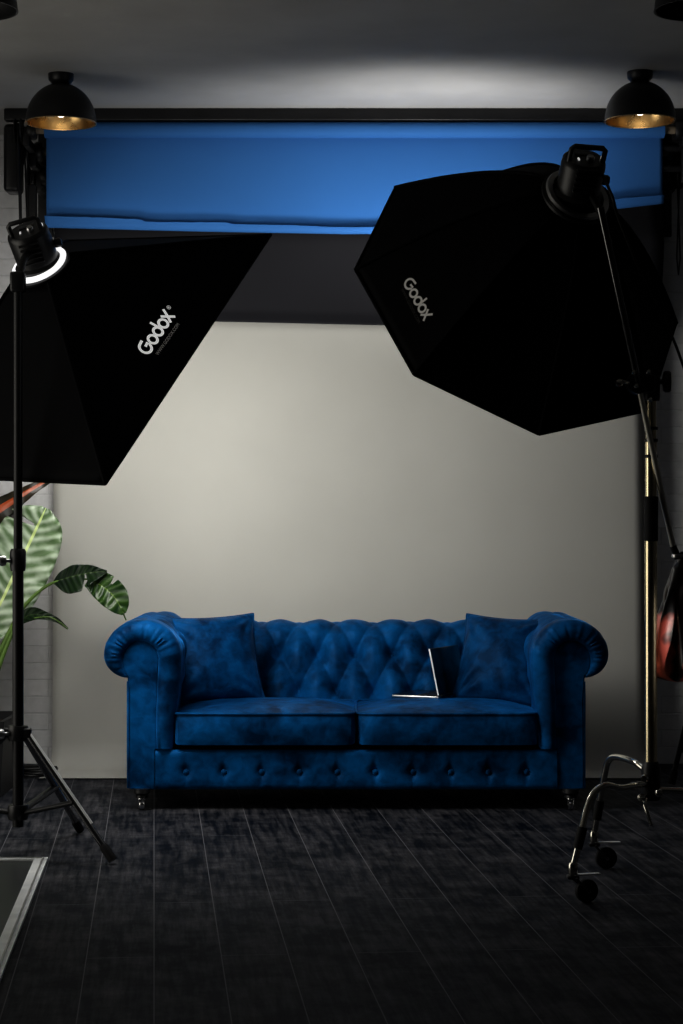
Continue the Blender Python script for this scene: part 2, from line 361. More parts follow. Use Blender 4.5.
# ------------------------------------------------------------------ ceiling lamps
def lamp(loc, label, lining=None, bulb=None):
    t = thing('ceiling_lamp', loc, label, 'lamp', 'black dome ceiling lamps'); c = V(loc)
    H = ZC - c.z                                       # loc = centre of the rim
    R = .142
    DH = 1.09
    pr = [(R * math.cos(a), R * DH * math.sin(a)) for a in [PI / 2 * k / 16 for k in range(17)]]
    pr = [(r, h) for r, h in pr if r > .028] + [(.028, R * DH * .985)]
    MB().lathe([(R + .002, -.004)] + pr, c, n=48, cap=False).build('dome', M_black, t)
    inn = [(R - .002, -.004)] + [(r - .004, h - .003) for r, h in pr]
    inn[-1] = (.001, R * .97)
    MB().lathe(inn[:-1] + [(.001, R * .96)], c, n=48, cap=False).build('lining', lining or M_gold, t)
    MB().lathe([(R + .002, -.004), (R + .0025, -.007), (R - .0025, -.007), (R - .002, -.004)], c, n=48, cap=False).build('rim', lining or M_gold, t)
    MB().lathe([(0, R * DH * .96), (.030, R * DH * .96), (.036, R * DH * .98), (.044, R * DH + .006), (.050, R * DH + .012), (.052, H - .004), (.052, H), (0, H)], c, n=32).build('mount', M_black, t)
    MB().lathe([(.0, R * .96), (.02, R * .96), (.02, .105), (.0, .105)], c, n=20).build('socket', M_blackplastic, t)
    MB().lathe([(.001, .018)] + [(.032 * math.sin(a), .05 - .032 * math.cos(a)) for a in [PI * k / 14 for k in range(1, 12)]] + [(.015, .10), (.015, .106)], c, n=24).build('bulb', bulb or M_bulb, t)
    return t
def dup(root, loc, label):
    r = root.copy(); C.objects.link(r); r.location = loc; r['label'] = label
    for ch in list(root.children):
        c = ch.copy(); C.objects.link(c); c.parent = r
        for g in list(ch.children):
            d = g.copy(); C.objects.link(d); d.parent = c
    return r
RIMZ = 2.757
L0 = lamp((at(61, 0, 8.1).x, 8.1, RIMZ), 'black dome ceiling lamp with gold inside, over the left end of the blue paper')
dup(L0, (at(640, 0, 8.06).x, 8.06, RIMZ), 'black dome ceiling lamp with gold inside, over the right end of the blue paper')
M_bulboff = mat('dark_bulb', (.03, .03, .03), .3)
L1 = lamp((-1.164, 6.3, RIMZ), 'black ceiling lamp cut off by the top left corner of the photo', M_black, M_bulboff)
dup(L1, (1.129, 6.3, RIMZ), 'black ceiling lamp cut off by the top right corner of the photo')

# ------------------------------------------------------------------ sofa
SX = .058                                             # sofa centre
YF = 7.925
sofa = thing('chesterfield_sofa', (SX, 8.45, 0), 'deep blue velvet chesterfield sofa with rolled arms and buttoned back', 'sofa')
def tuft(x, v, su, sv, A, al=.65):
    a = x / su; b = v / (2 * sv); p = a + b; q = a - b
    sp = abs(math.sin(PI * p)) ** al; sq = abs(math.sin(PI * q)) ** al
    return A * (.5 * (sp + sq) - .5 + .28 * min(sp, sq))
# back
prof = []                                             # (y, z, ny, nz)
p0, p1 = V((8.50, .26)), V((8.655, .617)); cc = V((8.755, .602)); R = .10
seg = (p1 - p0).length; nrm0 = V((-(p1 - p0).y, (p1 - p0).x)).normalized()
if nrm0.x > 0: nrm0 = -nrm0
a0 = math.atan2(nrm0.y, nrm0.x); p1 = cc + nrm0 * R; seg = (p1 - p0).length
def back_prof(s):                                     # arc length from p0
    if s < seg: p = lerp(p0, p1, s / seg); return p, nrm0
    a = a0 - (s - seg) / R
    if s < seg + R * 3.3: n = V((math.cos(a), math.sin(a))); return cc + n * R, n
    ae = a0 - 3.3; n = V((math.cos(ae), math.sin(ae))); e = cc + n * R; t = (s - seg - R * 3.3)
    q = V((8.84, .16)); L = (q - e).length; return lerp(e, q, min(1, t / L)), V((1, .1))
STOT = seg + R * 3.3 + .33
s_row1 = seg * ((.572 - p0.y) / (p1.y - p0.y))
BW = .79
def back_pt(u, v):
    x = lerp(-BW, BW, u); s = v * STOT; p, n = back_prof(s)
    fade = smooth01((s - .02) / .05) * (1 - smooth01((s - seg - R * 2.2) / .1))
    h = tuft(x, s - s_row1, .162, .166, .036, 1.0) * fade
    h *= lerp(1, .42, smooth01((s - s_row1 - .02) / .14)); h -= .004
    for row in (-1, 0):
        k = round(x / .162 - (.5 if row else 0)); d2 = (x - (k + (.5 if row else 0)) * .162) ** 2 + (s - s_row1 - row * .166) ** 2
        h -= .022 * math.exp(-d2 / .0010) * fade
    h += .005 * noise.noise(V((x * 7, s * 7, 1.3))) + .003 * noise.noise(V((x * 19, s * 11, 4.3)))
    p = p + n * h
    return V((SX + x, p.x, p.y))
bk = MB().grid(back_pt, 300, 150).build('backrest', M_velvet, sofa, ang=180)
bt = 0
for row in (-1, 0):
    for i in range(-5, 6):
        x = (i + (.5 if row else 0)) * .162
        if abs(x) > .78: continue
        p, n = back_prof(s_row1 + row * .166); q = p - n * .048
        MB().lathe([(0, .008), (.006, .0072), (.0105, .004), (.0115, 0), (.009, -.006)], (SX + x, q.x, q.y), (0, n.x, n.y), 14).build('button', M_velvet, bk)
# base rail with buttons
def rail_h(x, z):
    h = 0
    for i in range(10):
        bxp = -.678 + i * .1507; d = math.hypot(x - bxp, (z - .140))
        h -= .016 * math.exp(-(d / .022) ** 2) + .007 * math.exp(-((x - bxp) / .010) ** 2) * (1 - min(1, abs(z - .14) / .08))
    return h
def rail_pt(u, v):
    x = lerp(-.80, .80, u); z = lerp(.070, .228, v)
    e = min(1, min(v, 1 - v) / .14); bul = .016 * math.sqrt(max(0, 1 - (1 - e) ** 2))
    return V((SX + x, YF + .05 - bul - rail_h(x, z) * (1 if .1 < v < .9 else .3) + .002 * noise.noise(V((x * 12, z * 12, 4))), z))
rl = MB().grid(rail_pt, 320, 28)
rl.box((SX, YF + .05 + .37, .155), (1.62, .74, .14))
rail = rl.build('base_rail', M_velvet, sofa, ang=60)
for i in range(10):
    MB().lathe([(0, .008), (.006, .0072), (.0105, .004), (.0115, 0), (.009, -.005)], (SX - .678 + i * .1507, YF + .047, .140), (0, -1, 0), 14).build('button', M_velvet, rail)
MB().box((SX, YF + .43, .078), (1.72, .74, .02)).build('bottom_lining', M_underside, sofa)
# seat deck + cushions
MB().box((SX, YF + .30, .232), (1.42, .5, .012)).build('seat_deck', M_underside, sofa)
def cushion(x0, x1):
    w = (x1 - x0) / 2; xc = (x0 + x1) / 2; yc0, yc1 = YF + .012, 8.54; d = (yc1 - yc0) / 2; ym = (yc0 + yc1) / 2
    mb = MB(); NU, NV = 60, 44
    def outline(a):                                   # rounded rectangle, unit
        return a
    def top(u, v):
        a, b = 2 * u - 1, 2 * v - 1
        fx = math.copysign(1 - (1 - abs(a)) ** 1.0, a); crown = (1 - abs(a) ** 3.2) * (1 - abs(b) ** 2.4)
        rr = .03; dx = rr * (abs(b) ** 10); dy = rr * (abs(a) ** 10)
        wr = .0035 * noise.noise(V((x0 * 3 + a * 3.0, b * 2.5, 2.2))) + .002 * noise.noise(V((a * 9, b * 7, x0)))
        return V((SX + xc + a * (w - dx * .6), ym + b * (d - dy * .5), .372 + .034 * crown + wr * min(1, crown * 3)))
    mb.grid(top, NU, NV)
    # side walls following the outline of the top edge
    ring = [top(i / NU, 0) for i in range(NU)] + [top(1, j / NV) for j in range(NV)] + [top(1 - i / NU, 1) for i in range(NU)] + [top(0, 1 - j / NV) for j in range(NV)]
    n = len(ring); vs = []; cen = V((SX + xc, ym, 0)); K = 10
    for k in range(K + 1):
        t = k / K; z = lerp(.372, .250, t); bul = .010 * math.sin(PI * t)
        for p in ring:
            o = V((p.x - cen.x, p.y - cen.y, 0)); nn = V((math.copysign(1, o.x) if abs(o.x) > w * .93 else 0, math.copysign(1, o.y) if abs(o.y) > d * .93 else 0, 0))
            if nn.x: nn.x *= .2
            vs.append(V((p.x, p.y, z)) + nn * (bul + .0025 * noise.noise(V((p.x * 8, z * 12, p.y * 5)))))
    fs = [(k * n + i, k * n + (i + 1) % n, (k + 1) * n + (i + 1) % n, (k + 1) * n + i) for k in range(K) for i in range(n)]
    fs.append(tuple(K * n + i for i in range(n)))
    mb.add(vs, fs)
    o = mb.build('seat_cushion', M_velvet, sofa, ang=50)
    for z in (.374,):
        pr = [V((p.x, p.y, z)) + V((p.x - cen.x, p.y - cen.y, 0)).normalized() * .003 for p in ring]
        MB().tube(pr, .0055, 8, closed=True).build('piping', M_velvet, o)
    return o
cushion(-.726, -.004); cushion(.004, .726)
# arms
def arm_out(n_circ=64):                               # outer outline in (hx, z), hx measured away from the sofa centre
    c = V((.852, .594)); R = .154; P = []
    P += [V((.734, .232)), V((.729, .30)), V((.715, .41)), V((.700, .51))]
    a_s, a_e = math.radians(178), math.radians(-68)
    for k in range(n_circ + 1):
        if k <= 46: a = lerp(a_s, 0, k / 46); P.append(c + V((math.cos(a) * R, .012 + math.sin(a) * (R - .012))))
        else: a = lerp(0, -PI / 2, (k - 46) / (n_circ - 46)); P.append(V((.906 + math.cos(a) * .100, .606 + math.sin(a) * .092)))
    P += [V((.904, .44)), V((.906, .36)), V((.907, .25)), V((.908, .15)), V((.908, .072))]
    P += [V((.86, .070)), V((.795, .070)), V((.795, .15)), V((.795, .230)), V((.765, .231))]
    return P
def arm_in(n_circ=64):
    c = V((.860, .582)); R = .080; P = []
    P += [V((.797, .236)), V((.798, .30)), V((.797, .41)), V((.793, .51))]
    a_s, a_e = math.radians(172), math.radians(-48)
    for k in range(n_circ + 1):
        a = lerp(a_s, a_e, k / n_circ); P.append(c + V((math.cos(a) * R * .9, math.sin(a) * R)))
    P += [V((.901, .44)), V((.902, .36)), V((.903, .25)), V((.904, .15)), V((.904, .075))]
    P += [V((.86, .074)), V((.806, .074)), V((.804, .15)), V((.803, .230)), V((.800, .234))]
    return P
def resample(P, n):
    P = P + [P[0]]; L = [0]
    for a, b in zip(P, P[1:]): L.append(L[-1] + (b - a).length)
    return P, L
def arm(sgn):
    Po, Pi = arm_out(), arm_in(); n = len(Po); layers = []
    nY = 26
    for k in range(nY):                               # from back to front
        y = lerp(8.80, YF + .055, k / (nY - 1)); lay = []
        for i, p in enumerate(Po):
            q = V(p)
            if i < 42:                                # inner face and top: soft tufting
                s = i * .03
                if i >= 4: s = .28 + (i - 4) * (PI * 1.37 * .156 / 64)
                else: s = (p.y - .232)
                f = smooth01((y - YF - .12) / .12) * (1 if i < 36 else (42 - i) / 6) * smooth01((s - .05) / .1)
                nn = V((-1, 0)) if i < 4 else (p - V((.852, .594))).normalized()
                q = q + nn * ((tuft(y - 8.3, s - .12, .162, .166, .03, 1.0) - .020) * f)
            q = q + V((.002 * noise.noise(V((i * .3, y * 9, 5 + sgn))), .002 * noise.noise(V((i * .3, y * 9, 9)))))
            lay.append(V((SX + sgn * q.x, y, q.y)))
        layers.append(lay)
    K = 14
    for k in range(1, K + 1):                         # rounded front roll
        t = k / K; lay = []
        for i in range(n):
            o, inn = Po[i], Pi[i]; dd = (inn - o).length; dep = min(.05, .62 * dd)
            w = (1 - math.cos(PI * t)) / 2
            p = lerp(o, inn, w); yy = YF + .055 - dep * math.sin(PI * min(t * .94, 1))
            if 4 <= i <= 68 and k < K:                # gathered pleats round the scroll
                pl = math.sin(i * 2.35 + 1.3 * math.sin(i * .9)); yy += .0035 * pl * math.sin(PI * t)
            lay.append(V((SX + sgn * p.x, yy + (.012 * smooth01((t - .8) / .2)), p.y)))
        layers.append(lay)
    vs = [p for l in layers for p in l]; fs = []
    for k in range(len(layers) - 1):
        for i in range(n):
            j = (i + 1) % n; fs.append((k * n + i, k * n + j, (k + 1) * n + j, (k + 1) * n + i))
    fs.append(tuple(range(n)))
    a = MB().add(vs, fs).build('arm', M_velvet, sofa, ang=75)
    # inset front panel, slightly padded
    bm = bmesh.new(); Pp = [lerp(p, V((.856, p.y)), .02) for p in Pi]
    vv = [bm.verts.new((SX + sgn * p.x, YF + .064, p.y)) for p in Pp]; f = bm.faces.new(vv)
    bmesh.ops.inset_region(bm, faces=[f], thickness=.008, depth=0); bm.faces.ensure_lookup_table()
    big = max(bm.faces, key=lambda q: q.calc_area())
    for v in big.verts: v.co.y -= .016
    r = bmesh.ops.inset_region(bm, faces=[big], thickness=.010, depth=0); big = max(bm.faces, key=lambda q: q.calc_area())
    for v in big.verts: v.co.y -= .006
    bm.verts.index_update()
    mb = MB().add([v.co.copy() for v in bm.verts], [[v.index for v in q.verts] for q in bm.faces]); bm.free()
    mb.build('front_panel', M_velvet, a, ang=60)
    pts = [V((SX + sgn * p.x, YF + .056, p.y)) for p in [lerp(o, i_, .97) for o, i_ in zip(Po, Pi)]]
    MB().tube(pts, .005, 8, closed=True).build('piping', M_velvet, a)
    # outer side piping
    MB().tube([(SX + sgn * .909, YF + .05, z) for z in (.075, .2, .3, .42, .50)], .006, 8).build('piping', M_velvet, a)
    return a
arm(-1); arm(1)
M_castor = mat('polished_caster', (.75, .75, .75), .22, 1, .1)
for sx in (-1, 1):
    for y in (YF + .075, 8.78):
        x = SX + sx * .855
        f = MB().lathe([(0, .074), (.032, .074), (.034, .060), (.024, .052), (.026, .044), (.018, .040), (0, .040)], (x, y, 0), n=24).build('foot', M_black, sofa)
        cst = MB().lathe([(.009, .052), (.016, .050), (.019, .044), (.019, .038), (.010, .035), (0, .035)], (x, y - .004, 0), n=20)
        cst.box((x - .011, y, .028), (.003, .026, .032), bev=.001); cst.box((x + .011, y, .028), (.003, .026, .032), bev=.001)
        cst.lathe([(0, -.009), (.0165, -.009), (.018, -.006), (.018, .006), (.0165, .009), (0, .009)], (x, y + .004, .018), (1, 0, 0), 24)
        cst.build('caster', M_castor, f)

KS = .989                                             # final fit of the sofa: a touch smaller and nearer
for o in sofa.children_recursive:
    leg = o.name.startswith(('foot', 'caster'))
    for v in o.data.vertices:
        v.co.x *= KS; v.co.y -= .085 + (.03 if leg and v.co.y < 0 else 0)
        v.co.z = v.co.z * 1.159 if leg else .0126 + KS * v.co.z

# ------------------------------------------------------------------ pillows
def pillow(center, w, h, T, yaw, lean, roll, seed, label, base):
    Mx = Matrix.Rotation(yaw, 4, 'Z') @ Matrix.Rotation(lean, 4, 'X') @ Matrix.Rotation(roll, 4, 'Y')
    def side(sg):
        def fn(u, v):
            a, b = 2 * u - 1, 2 * v - 1
            x = w / 2 * a * (1 - .07 * (1 - b * b)); z = h / 2 * b * (1 - .07 * (1 - a * a))
            e = (1 - abs(a) ** 2.2) * (1 - abs(b) ** 2.2)
            t = T / 2 * max(0, e) ** .55
            cr = 0
            for (ca, cb_) in ((-1, 1), (1, 1), (-1, -1), (1, -1)):          # creases running in from the corners
                d = math.hypot(a - ca, b - cb_); ang = math.atan2(b - cb_, a - ca)
                cr += math.sin(ang * 11 + seed + ca) * math.exp(-((d - .45) / .35) ** 2)
            t *= 1 + .10 * noise.noise(V((a * 1.6 + seed, b * 1.6, sg)))
            y = -sg * (t + .006 * cr * min(1, e * 3))
            return Mx @ V((x, y, z)) + V(center)
        return fn
    mb = MB(); mb.grid(side(1), 60, 60); mb.grid(side(-1), 60, 60)
    o = mb.build('throw_pillow', M_pillow, base=base, ang=180, merge=True)
    o.name = 'throw_pillow'; tag(o, label, 'pillow', 'throw pillows on the sofa')
    edge = [side(1)(i / 40, 0) for i in range(40)] + [side(1)(1, i / 40) for i in range(40)] + [side(1)(1 - i / 40, 1) for i in range(40)] + [side(1)(0, 1 - i / 40) for i in range(40)]
    MB().tube(edge, .004, 6, closed=True).build('seam', M_pillow, o)
    return o
pillow(at(212, 659, 8.275), .40, .385, .16, .26, math.radians(-24), math.radians(-2), 1.0, 'blue velvet throw pillow in the left corner of the sofa', at(212, 697, 8.275))
pillow(at(502, 660, 8.275), .37, .385, .16, -.34, math.radians(-24), math.radians(3), 4.0, 'blue velvet throw pillow in the right corner of the sofa, behind the laptop', at(502, 697, 8.275))

# ------------------------------------------------------------------ laptop
hp = V((at(438.5, 0, 8.165).x, 8.165, .4180))
hd = V((.44, .90, 0)).normalized(); bd = V((-.90, .44, 0)).normalized()
lap = thing('laptop', hp, 'thin open black laptop on the right seat cushion, screen facing left', 'laptop')
ML = Matrix((( bd.x, hd.x, 0), (bd.y, hd.y, 0), (0, 0, 1))).to_4x4()
bc = hp + bd * .105 + hd * .15
b1 = MB().box(bc, (.21, .30, .011), ML, bev=.004).build('base', M_steel, lap)
MB().box(bc + V((0, 0, .0062)), (.204, .294, .0015), ML).build('keyboard_deck', M_glass_dark, b1)
kb = MB()
for r in range(5):
    for c in range(13):
        kb.box(bc + bd * (-.085 + r * .018) + hd * (-.126 + c * .021) + V((0, 0, .008)), (.015, .018, .002), ML)
kb.build('keys', M_blackplastic, b1, smooth=False)
th = math.radians(12); up = (bd * math.sin(th) + V((0, 0, 1)) * math.cos(th)).normalized(); nr = hd.cross(up).normalized()
MS = Matrix(((up.x, hd.x, nr.x), (up.y, hd.y, nr.y), (up.z, hd.z, nr.z))).to_4x4()
lc = hp + up * .101 + hd * .15 + V((0, 0, .006)) 
if nr.dot(bd) > 0: inn = nr
else: inn = -nr
lid = MB().box(lc, (.193, .30, .007), MS, bev=.003).build('lid', M_glass_dark, lap)
MB().box(lc + inn * .0038, (.183, .29, .0015), MS).build('screen', M_screen, lid)
MB().box(lc - hd * .1505, (.193, .0015, .0065), MS).build('edge_trim', M_alu, lid)
MB().tube([hp + hd * .03 + V((0, 0, .006)), hp + hd * .27 + V((0, 0, .006))], .005, 10).build('hinge', M_blackplastic, lap)

# ------------------------------------------------------------------ lettering
def ribbon(mb, pts, w, closed=False):
    n = len(pts); vs = []; pts = [V((p[0], p[1], 0)) for p in pts]
    for i in range(n):
        t = (pts[(i + 1) % n] - pts[i - 1]) if closed else (pts[min(i + 1, n - 1)] - pts[max(i - 1, 0)])
        t.normalize(); s = V((-t.y, t.x, 0)) * w / 2; vs += [pts[i] + s, pts[i] - s]
    fs = [(2 * i, 2 * i + 1, 2 * ((i + 1) % n) + 1, 2 * ((i + 1) % n)) for i in range(n if closed else n - 1)]
    mb.add(vs, fs)
def arc(cx, cy, r, a0, a1, n=28): return [(cx + r * math.cos(math.radians(lerp(a0, a1, i / n))), cy + r * math.sin(math.radians(lerp(a0, a1, i / n)))) for i in range(n + 1)]
def logo():                                           # x-height 1, baseline 0, total length about 5.15
    mb = MB(); w = .24
    ribbon(mb, [(1.02, 1.18), (.8, 1.16)] + arc(.58, .62, .52, 95, 345) + [(1.10, .72), (.66, .66)], w)
    ribbon(mb, arc(1.72, .5, .40, 0, 351, 40), w, True)
    ribbon(mb, arc(2.72, .5, .40, 0, 351, 40), w, True); ribbon(mb, [(3.12, .40), (3.12, 1.0), (3.10, 1.45)], w)
    ribbon(mb, arc(3.72, .5, .40, 0, 351, 40), w, True)
    ribbon(mb, [(4.2, .02), (4.6, .5), (5.02, 1.15)], w); ribbon(mb, [(4.22, 1.0), (4.6, .5), (5.0, -.02)], w)
    return mb
def font_mesh(txt):
    cu = bpy.data.curves.new('t', 'FONT'); cu.body = txt; cu.size = 1; cu.resolution_u = 3
    o = bpy.data.objects.new('t', cu); C.objects.link(o); dg = bpy.context.evaluated_depsgraph_get()
    me = bpy.data.meshes.new_from_object(o.evaluated_get(dg)); mb = MB()
    mb.add([v.co.copy() for v in me.vertices], [tuple(p.vertices) for p in me.polygons])
    bpy.data.objects.remove(o); bpy.data.meshes.remove(me); return mb
CAMP = V((0, 0, CAMZ))
def print_on(mb, bvh, pxa, pxb, off, name, m, parent, width=None, lift=.003, flip=1):
    """lay flat lettering onto a cloth surface: it runs from the point seen at pxa to that at pxb"""
    ray = lambda p: bvh.ray_cast(CAMP, (at(p[0], p[1], 1.0) - CAMP).normalized())
    a, n, _, _ = ray(pxa); b, n2, _, _ = ray(pxb)
    e = (b - a); L = e.length; e.normalize()
    if n.dot(CAMP - a) < 0: n = -n
    u = n.cross(e).normalized(); x1 = max(p.x for p in mb.v); x0 = min(p.x for p in mb.v); s = L / (x1 - x0)
    out = MB()
    vs = []
    for p in mb.v:
        q = a + e * ((p.x - x0) * s) + u * (p.y * s + off) * flip
        h, hn, _, _ = bvh.ray_cast(q + n * .1, -n)
        if h is None: h = q
        vs.append(h + n * lift)
    out.add(vs, mb.f); return out.build(name, m, parent, smooth=False, recalc=False)

# ------------------------------------------------------------------ rectangular softbox (left)
A = V((-.2656, 7.4684, 2.2079)); B = V((-.7859, 6.6554, 1.2640)); Cc = V((-1.6074, 7.1305, 1.3077)); Dd = A + Cc - B; Rr = V((-1.0603, 7.0603, 2.0320))
n1 = V((.32200, .62226, -.71352)); v1 = (B - A).normalized(); u1 = (Cc - B).normalized()
sb = thing('softbox', Rr, 'large black rectangular softbox at left, seen from behind, white lettering on its side', 'softbox')
r_ = .078
ringc = [Rr - v1 * r_ - u1 * r_, Rr + v1 * r_ - u1 * r_, Rr + v1 * r_ + u1 * r_, Rr - v1 * r_ + u1 * r_]
corn = [A, B, Cc, Dd]; cen1 = (A + Cc) / 2
shell = MB()
for k in range(4):
    k2 = (k + 1) % 4
    def pan(u, v, k=k, k2=k2):
        p = lerp(lerp(ringc[k], ringc[k2], u), lerp(corn[k], corn[k2], u), v)
        ctr = lerp(Rr, cen1, v); sag = .016 * (4 * u * (1 - u)) * (4 * v * (1 - v))
        return p - (p - ctr).normalized() * sag
    shell.grid(pan, 16, 16)
so = shell.build('shell', M_fabric, sb, ang=25, merge=True); solidify(so, .003, 0)
bv = BVHTree.FromPolygons([tuple(p) for p in shell.v], shell.f)
for k in range(4):
    MB().tube([lerp(ringc[k], corn[k], t) + (lerp(ringc[k], corn[k], t) - lerp(Rr, cen1, t)).normalized() * .003 for t in (0, .5, 1)], .007, 8).build('seam_rib', M_fabric, sb)
    MB().tube([corn[k], corn[(k + 1) % 4]], .006, 8).build('edge_binding', M_fabric, sb)
dz = .72; dcorn = [lerp(ringc[k], corn[k], dz) for k in range(4)]
df = MB().add([lerp(p, lerp(Rr, cen1, dz), .03) for p in dcorn], [(0, 1, 2, 3)]).build('front_diffuser', M_diff, sb, smooth=False, recalc=False)
lg = logo()
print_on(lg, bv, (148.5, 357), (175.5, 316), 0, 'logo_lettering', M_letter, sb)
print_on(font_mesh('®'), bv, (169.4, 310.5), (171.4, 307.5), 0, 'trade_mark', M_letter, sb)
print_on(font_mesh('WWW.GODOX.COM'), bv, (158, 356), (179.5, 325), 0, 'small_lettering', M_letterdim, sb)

# ------------------------------------------------------------------ octagonal softbox (right)
F2 = V((.57898, 6.50387, 1.86915)); n2 = V((-.29611, .77466, -.55877)); v2 = V((-.95346, -.27458, .12460)); u2 = V((.05691, -.56966, -.81991)); R2 = .56; L2 = .46775
ring2 = F2 - n2 * L2
ob = thing('octagonal_softbox', ring2, 'large black eight-sided softbox on the boom at right, pointing down at the sofa', 'softbox')
sh = MB(); NT, NS = 18, 8
def oct_pt(k, t, s=0.0):
    r = .085 + (R2 - .085) * (t ** .74)
    d0 = v2 * math.cos(k * PI / 4) + u2 * math.sin(k * PI / 4); d1 = v2 * math.cos((k + 1) * PI / 4) + u2 * math.sin((k + 1) * PI / 4)
    c = ring2 + n2 * (L2 * t); p = lerp(c + d0 * r, c + d1 * r, s)
    return p - (p - c).normalized() * (.018 * 4 * s * (1 - s) * math.sin(PI * min(1, t * 1.02)))
for k in range(8):
    sh.grid(lambda u, v, k=k: oct_pt(k, v, u), NS, NT)
so2 = sh.build('shell', M_fabric, ob, ang=20, merge=True); solidify(so2, .003, 0)
bv2 = BVHTree.FromPolygons([tuple(p) for p in sh.v], sh.f)
for k in range(8):
    MB().tube([oct_pt(k, t / 12) + (oct_pt(k, t / 12) - (ring2 + n2 * L2 * t / 12)).normalized() * .003 for t in range(13)], .006, 8).build('seam_rib', M_fabric, ob)
    MB().tube([oct_pt(k, 1), oct_pt(k + 1, 1)], .006, 8).build('edge_binding', M_fabric, ob)
MB().add([oct_pt(k, .9) - (oct_pt(k, .9) - (ring2 + n2 * L2 * .9)) * .05 for k in range(8)], [tuple(range(8))]).build('front_diffuser', M_diff2, ob, smooth=False, recalc=False)
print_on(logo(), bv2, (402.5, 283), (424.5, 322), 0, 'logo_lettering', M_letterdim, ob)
M_faint = mat('faint_print', (.06, .055, .05), .6)
print_on(font_mesh('WWW.GODOX.COM'), bv2, (402.0, 289), (419.5, 323), -.004, 'small_lettering', M_faint, ob)

# ------------------------------------------------------------------ flash heads
def flash(ring, axis, up, label, ring_mat, rax, ln=.155, rad=.066):
    """monolight: axis points from its front ring to its back end"""
    ax = V(axis).normalized(); up = (V(up) - ax * V(up).dot(ax)).normalized(); sd = ax.cross(up)
    t = thing('flash_head', ring, label, 'flash', 'studio flash heads'); Mx = Matrix((sd, up, ax)).transposed().to_4x4()
    P = lambda x, y, z: V(ring) + sd * x + up * y + ax * z
    # speed ring
    rx = V(rax).normalized()
    MB().lathe([(0, .0), (.112, -.004), (.112, .004), (.06, .012), (0, .014)], ring, rx, 40).build('ring_plate', M_black, t)
    MB().lathe([(.080, .006), (.100, .006), (.104, .012), (.100, .020), (.084, .020), (.080, .006)], ring, rx, 48).build('speed_ring', ring_mat, t)
    b = MB(); b.lathe([(0, -.002), (rad * 1.1, -.002), (rad * 1.16, .02), (rad * 1.0, .03), (rad, .04), (rad, ln - .02), (rad * .97, ln - .008), (rad * .86, ln), (0, ln)], ring, ax, 40)
    for k in range(5): b.box(P(0, rad * .98, .055 + k * .018), (.07, .012, .006), Mx, bev=.002)
    body = b.build('body', M_blackplastic, t)
    # handle: U bar over the back end
    hz = ln - .012
    MB().tube([P(-.052, .018, hz), P(-.052, .020, hz + .05), P(-.044, .021, hz + .058), P(.044, .021, hz + .058), P(.052, .020, hz + .05), P(.052, .018, hz)], .0085, 10).build('handle', M_blackplastic, t)
    MB().lathe([(0, 0), (.0125, 0), (.0125, .010), (.010, .014), (0, .014)], P(.014, .012, ln), ax, 20).build('dial', M_steel, t)
    MB().box(P(-.022, .014, ln + .002), (.006, .014, .004), Mx, bev=.001).build('switch', M_letter, t)
    MB().box(P(0, -.024, ln + .001), (.055, .022, .003), Mx, bev=.001).build('display', M_screen, t)
    MB().lathe([(0, 0), (.006, 0), (.006, .012), (0, .014)], P(.055, -.002, ln - .004), ax, 14).build('lock_button', M_letter, t)
    MB().lathe([(0, 0), (.014, 0), (.016, .004), (.016, .020), (.012, .026), (0, .026)], P(rad, -.01, ln * .45), sd, 18).build('clamp_knob', M_blackplastic, t)
    MB().box(P(0, -rad - .012, ln * .42), (.05, .034, .06), Mx, bev=.006).build('tilt_bracket', M_black, t)
    return t, P
hl, PL = flash(Rr - n1 * .006, (-.24, -.56, .79), (.1, -.8, -.5), 'black studio flash head at left with glowing ring, behind the rectangular softbox', M_leak, -n1, .15, .074)
hr, PR = flash(ring2 - n2 * .006, (.13, -.60, .79), (.1, -.8, -.5), 'black studio flash head with loop handle, behind the octagonal softbox', M_steel, -n2, .135, .068)

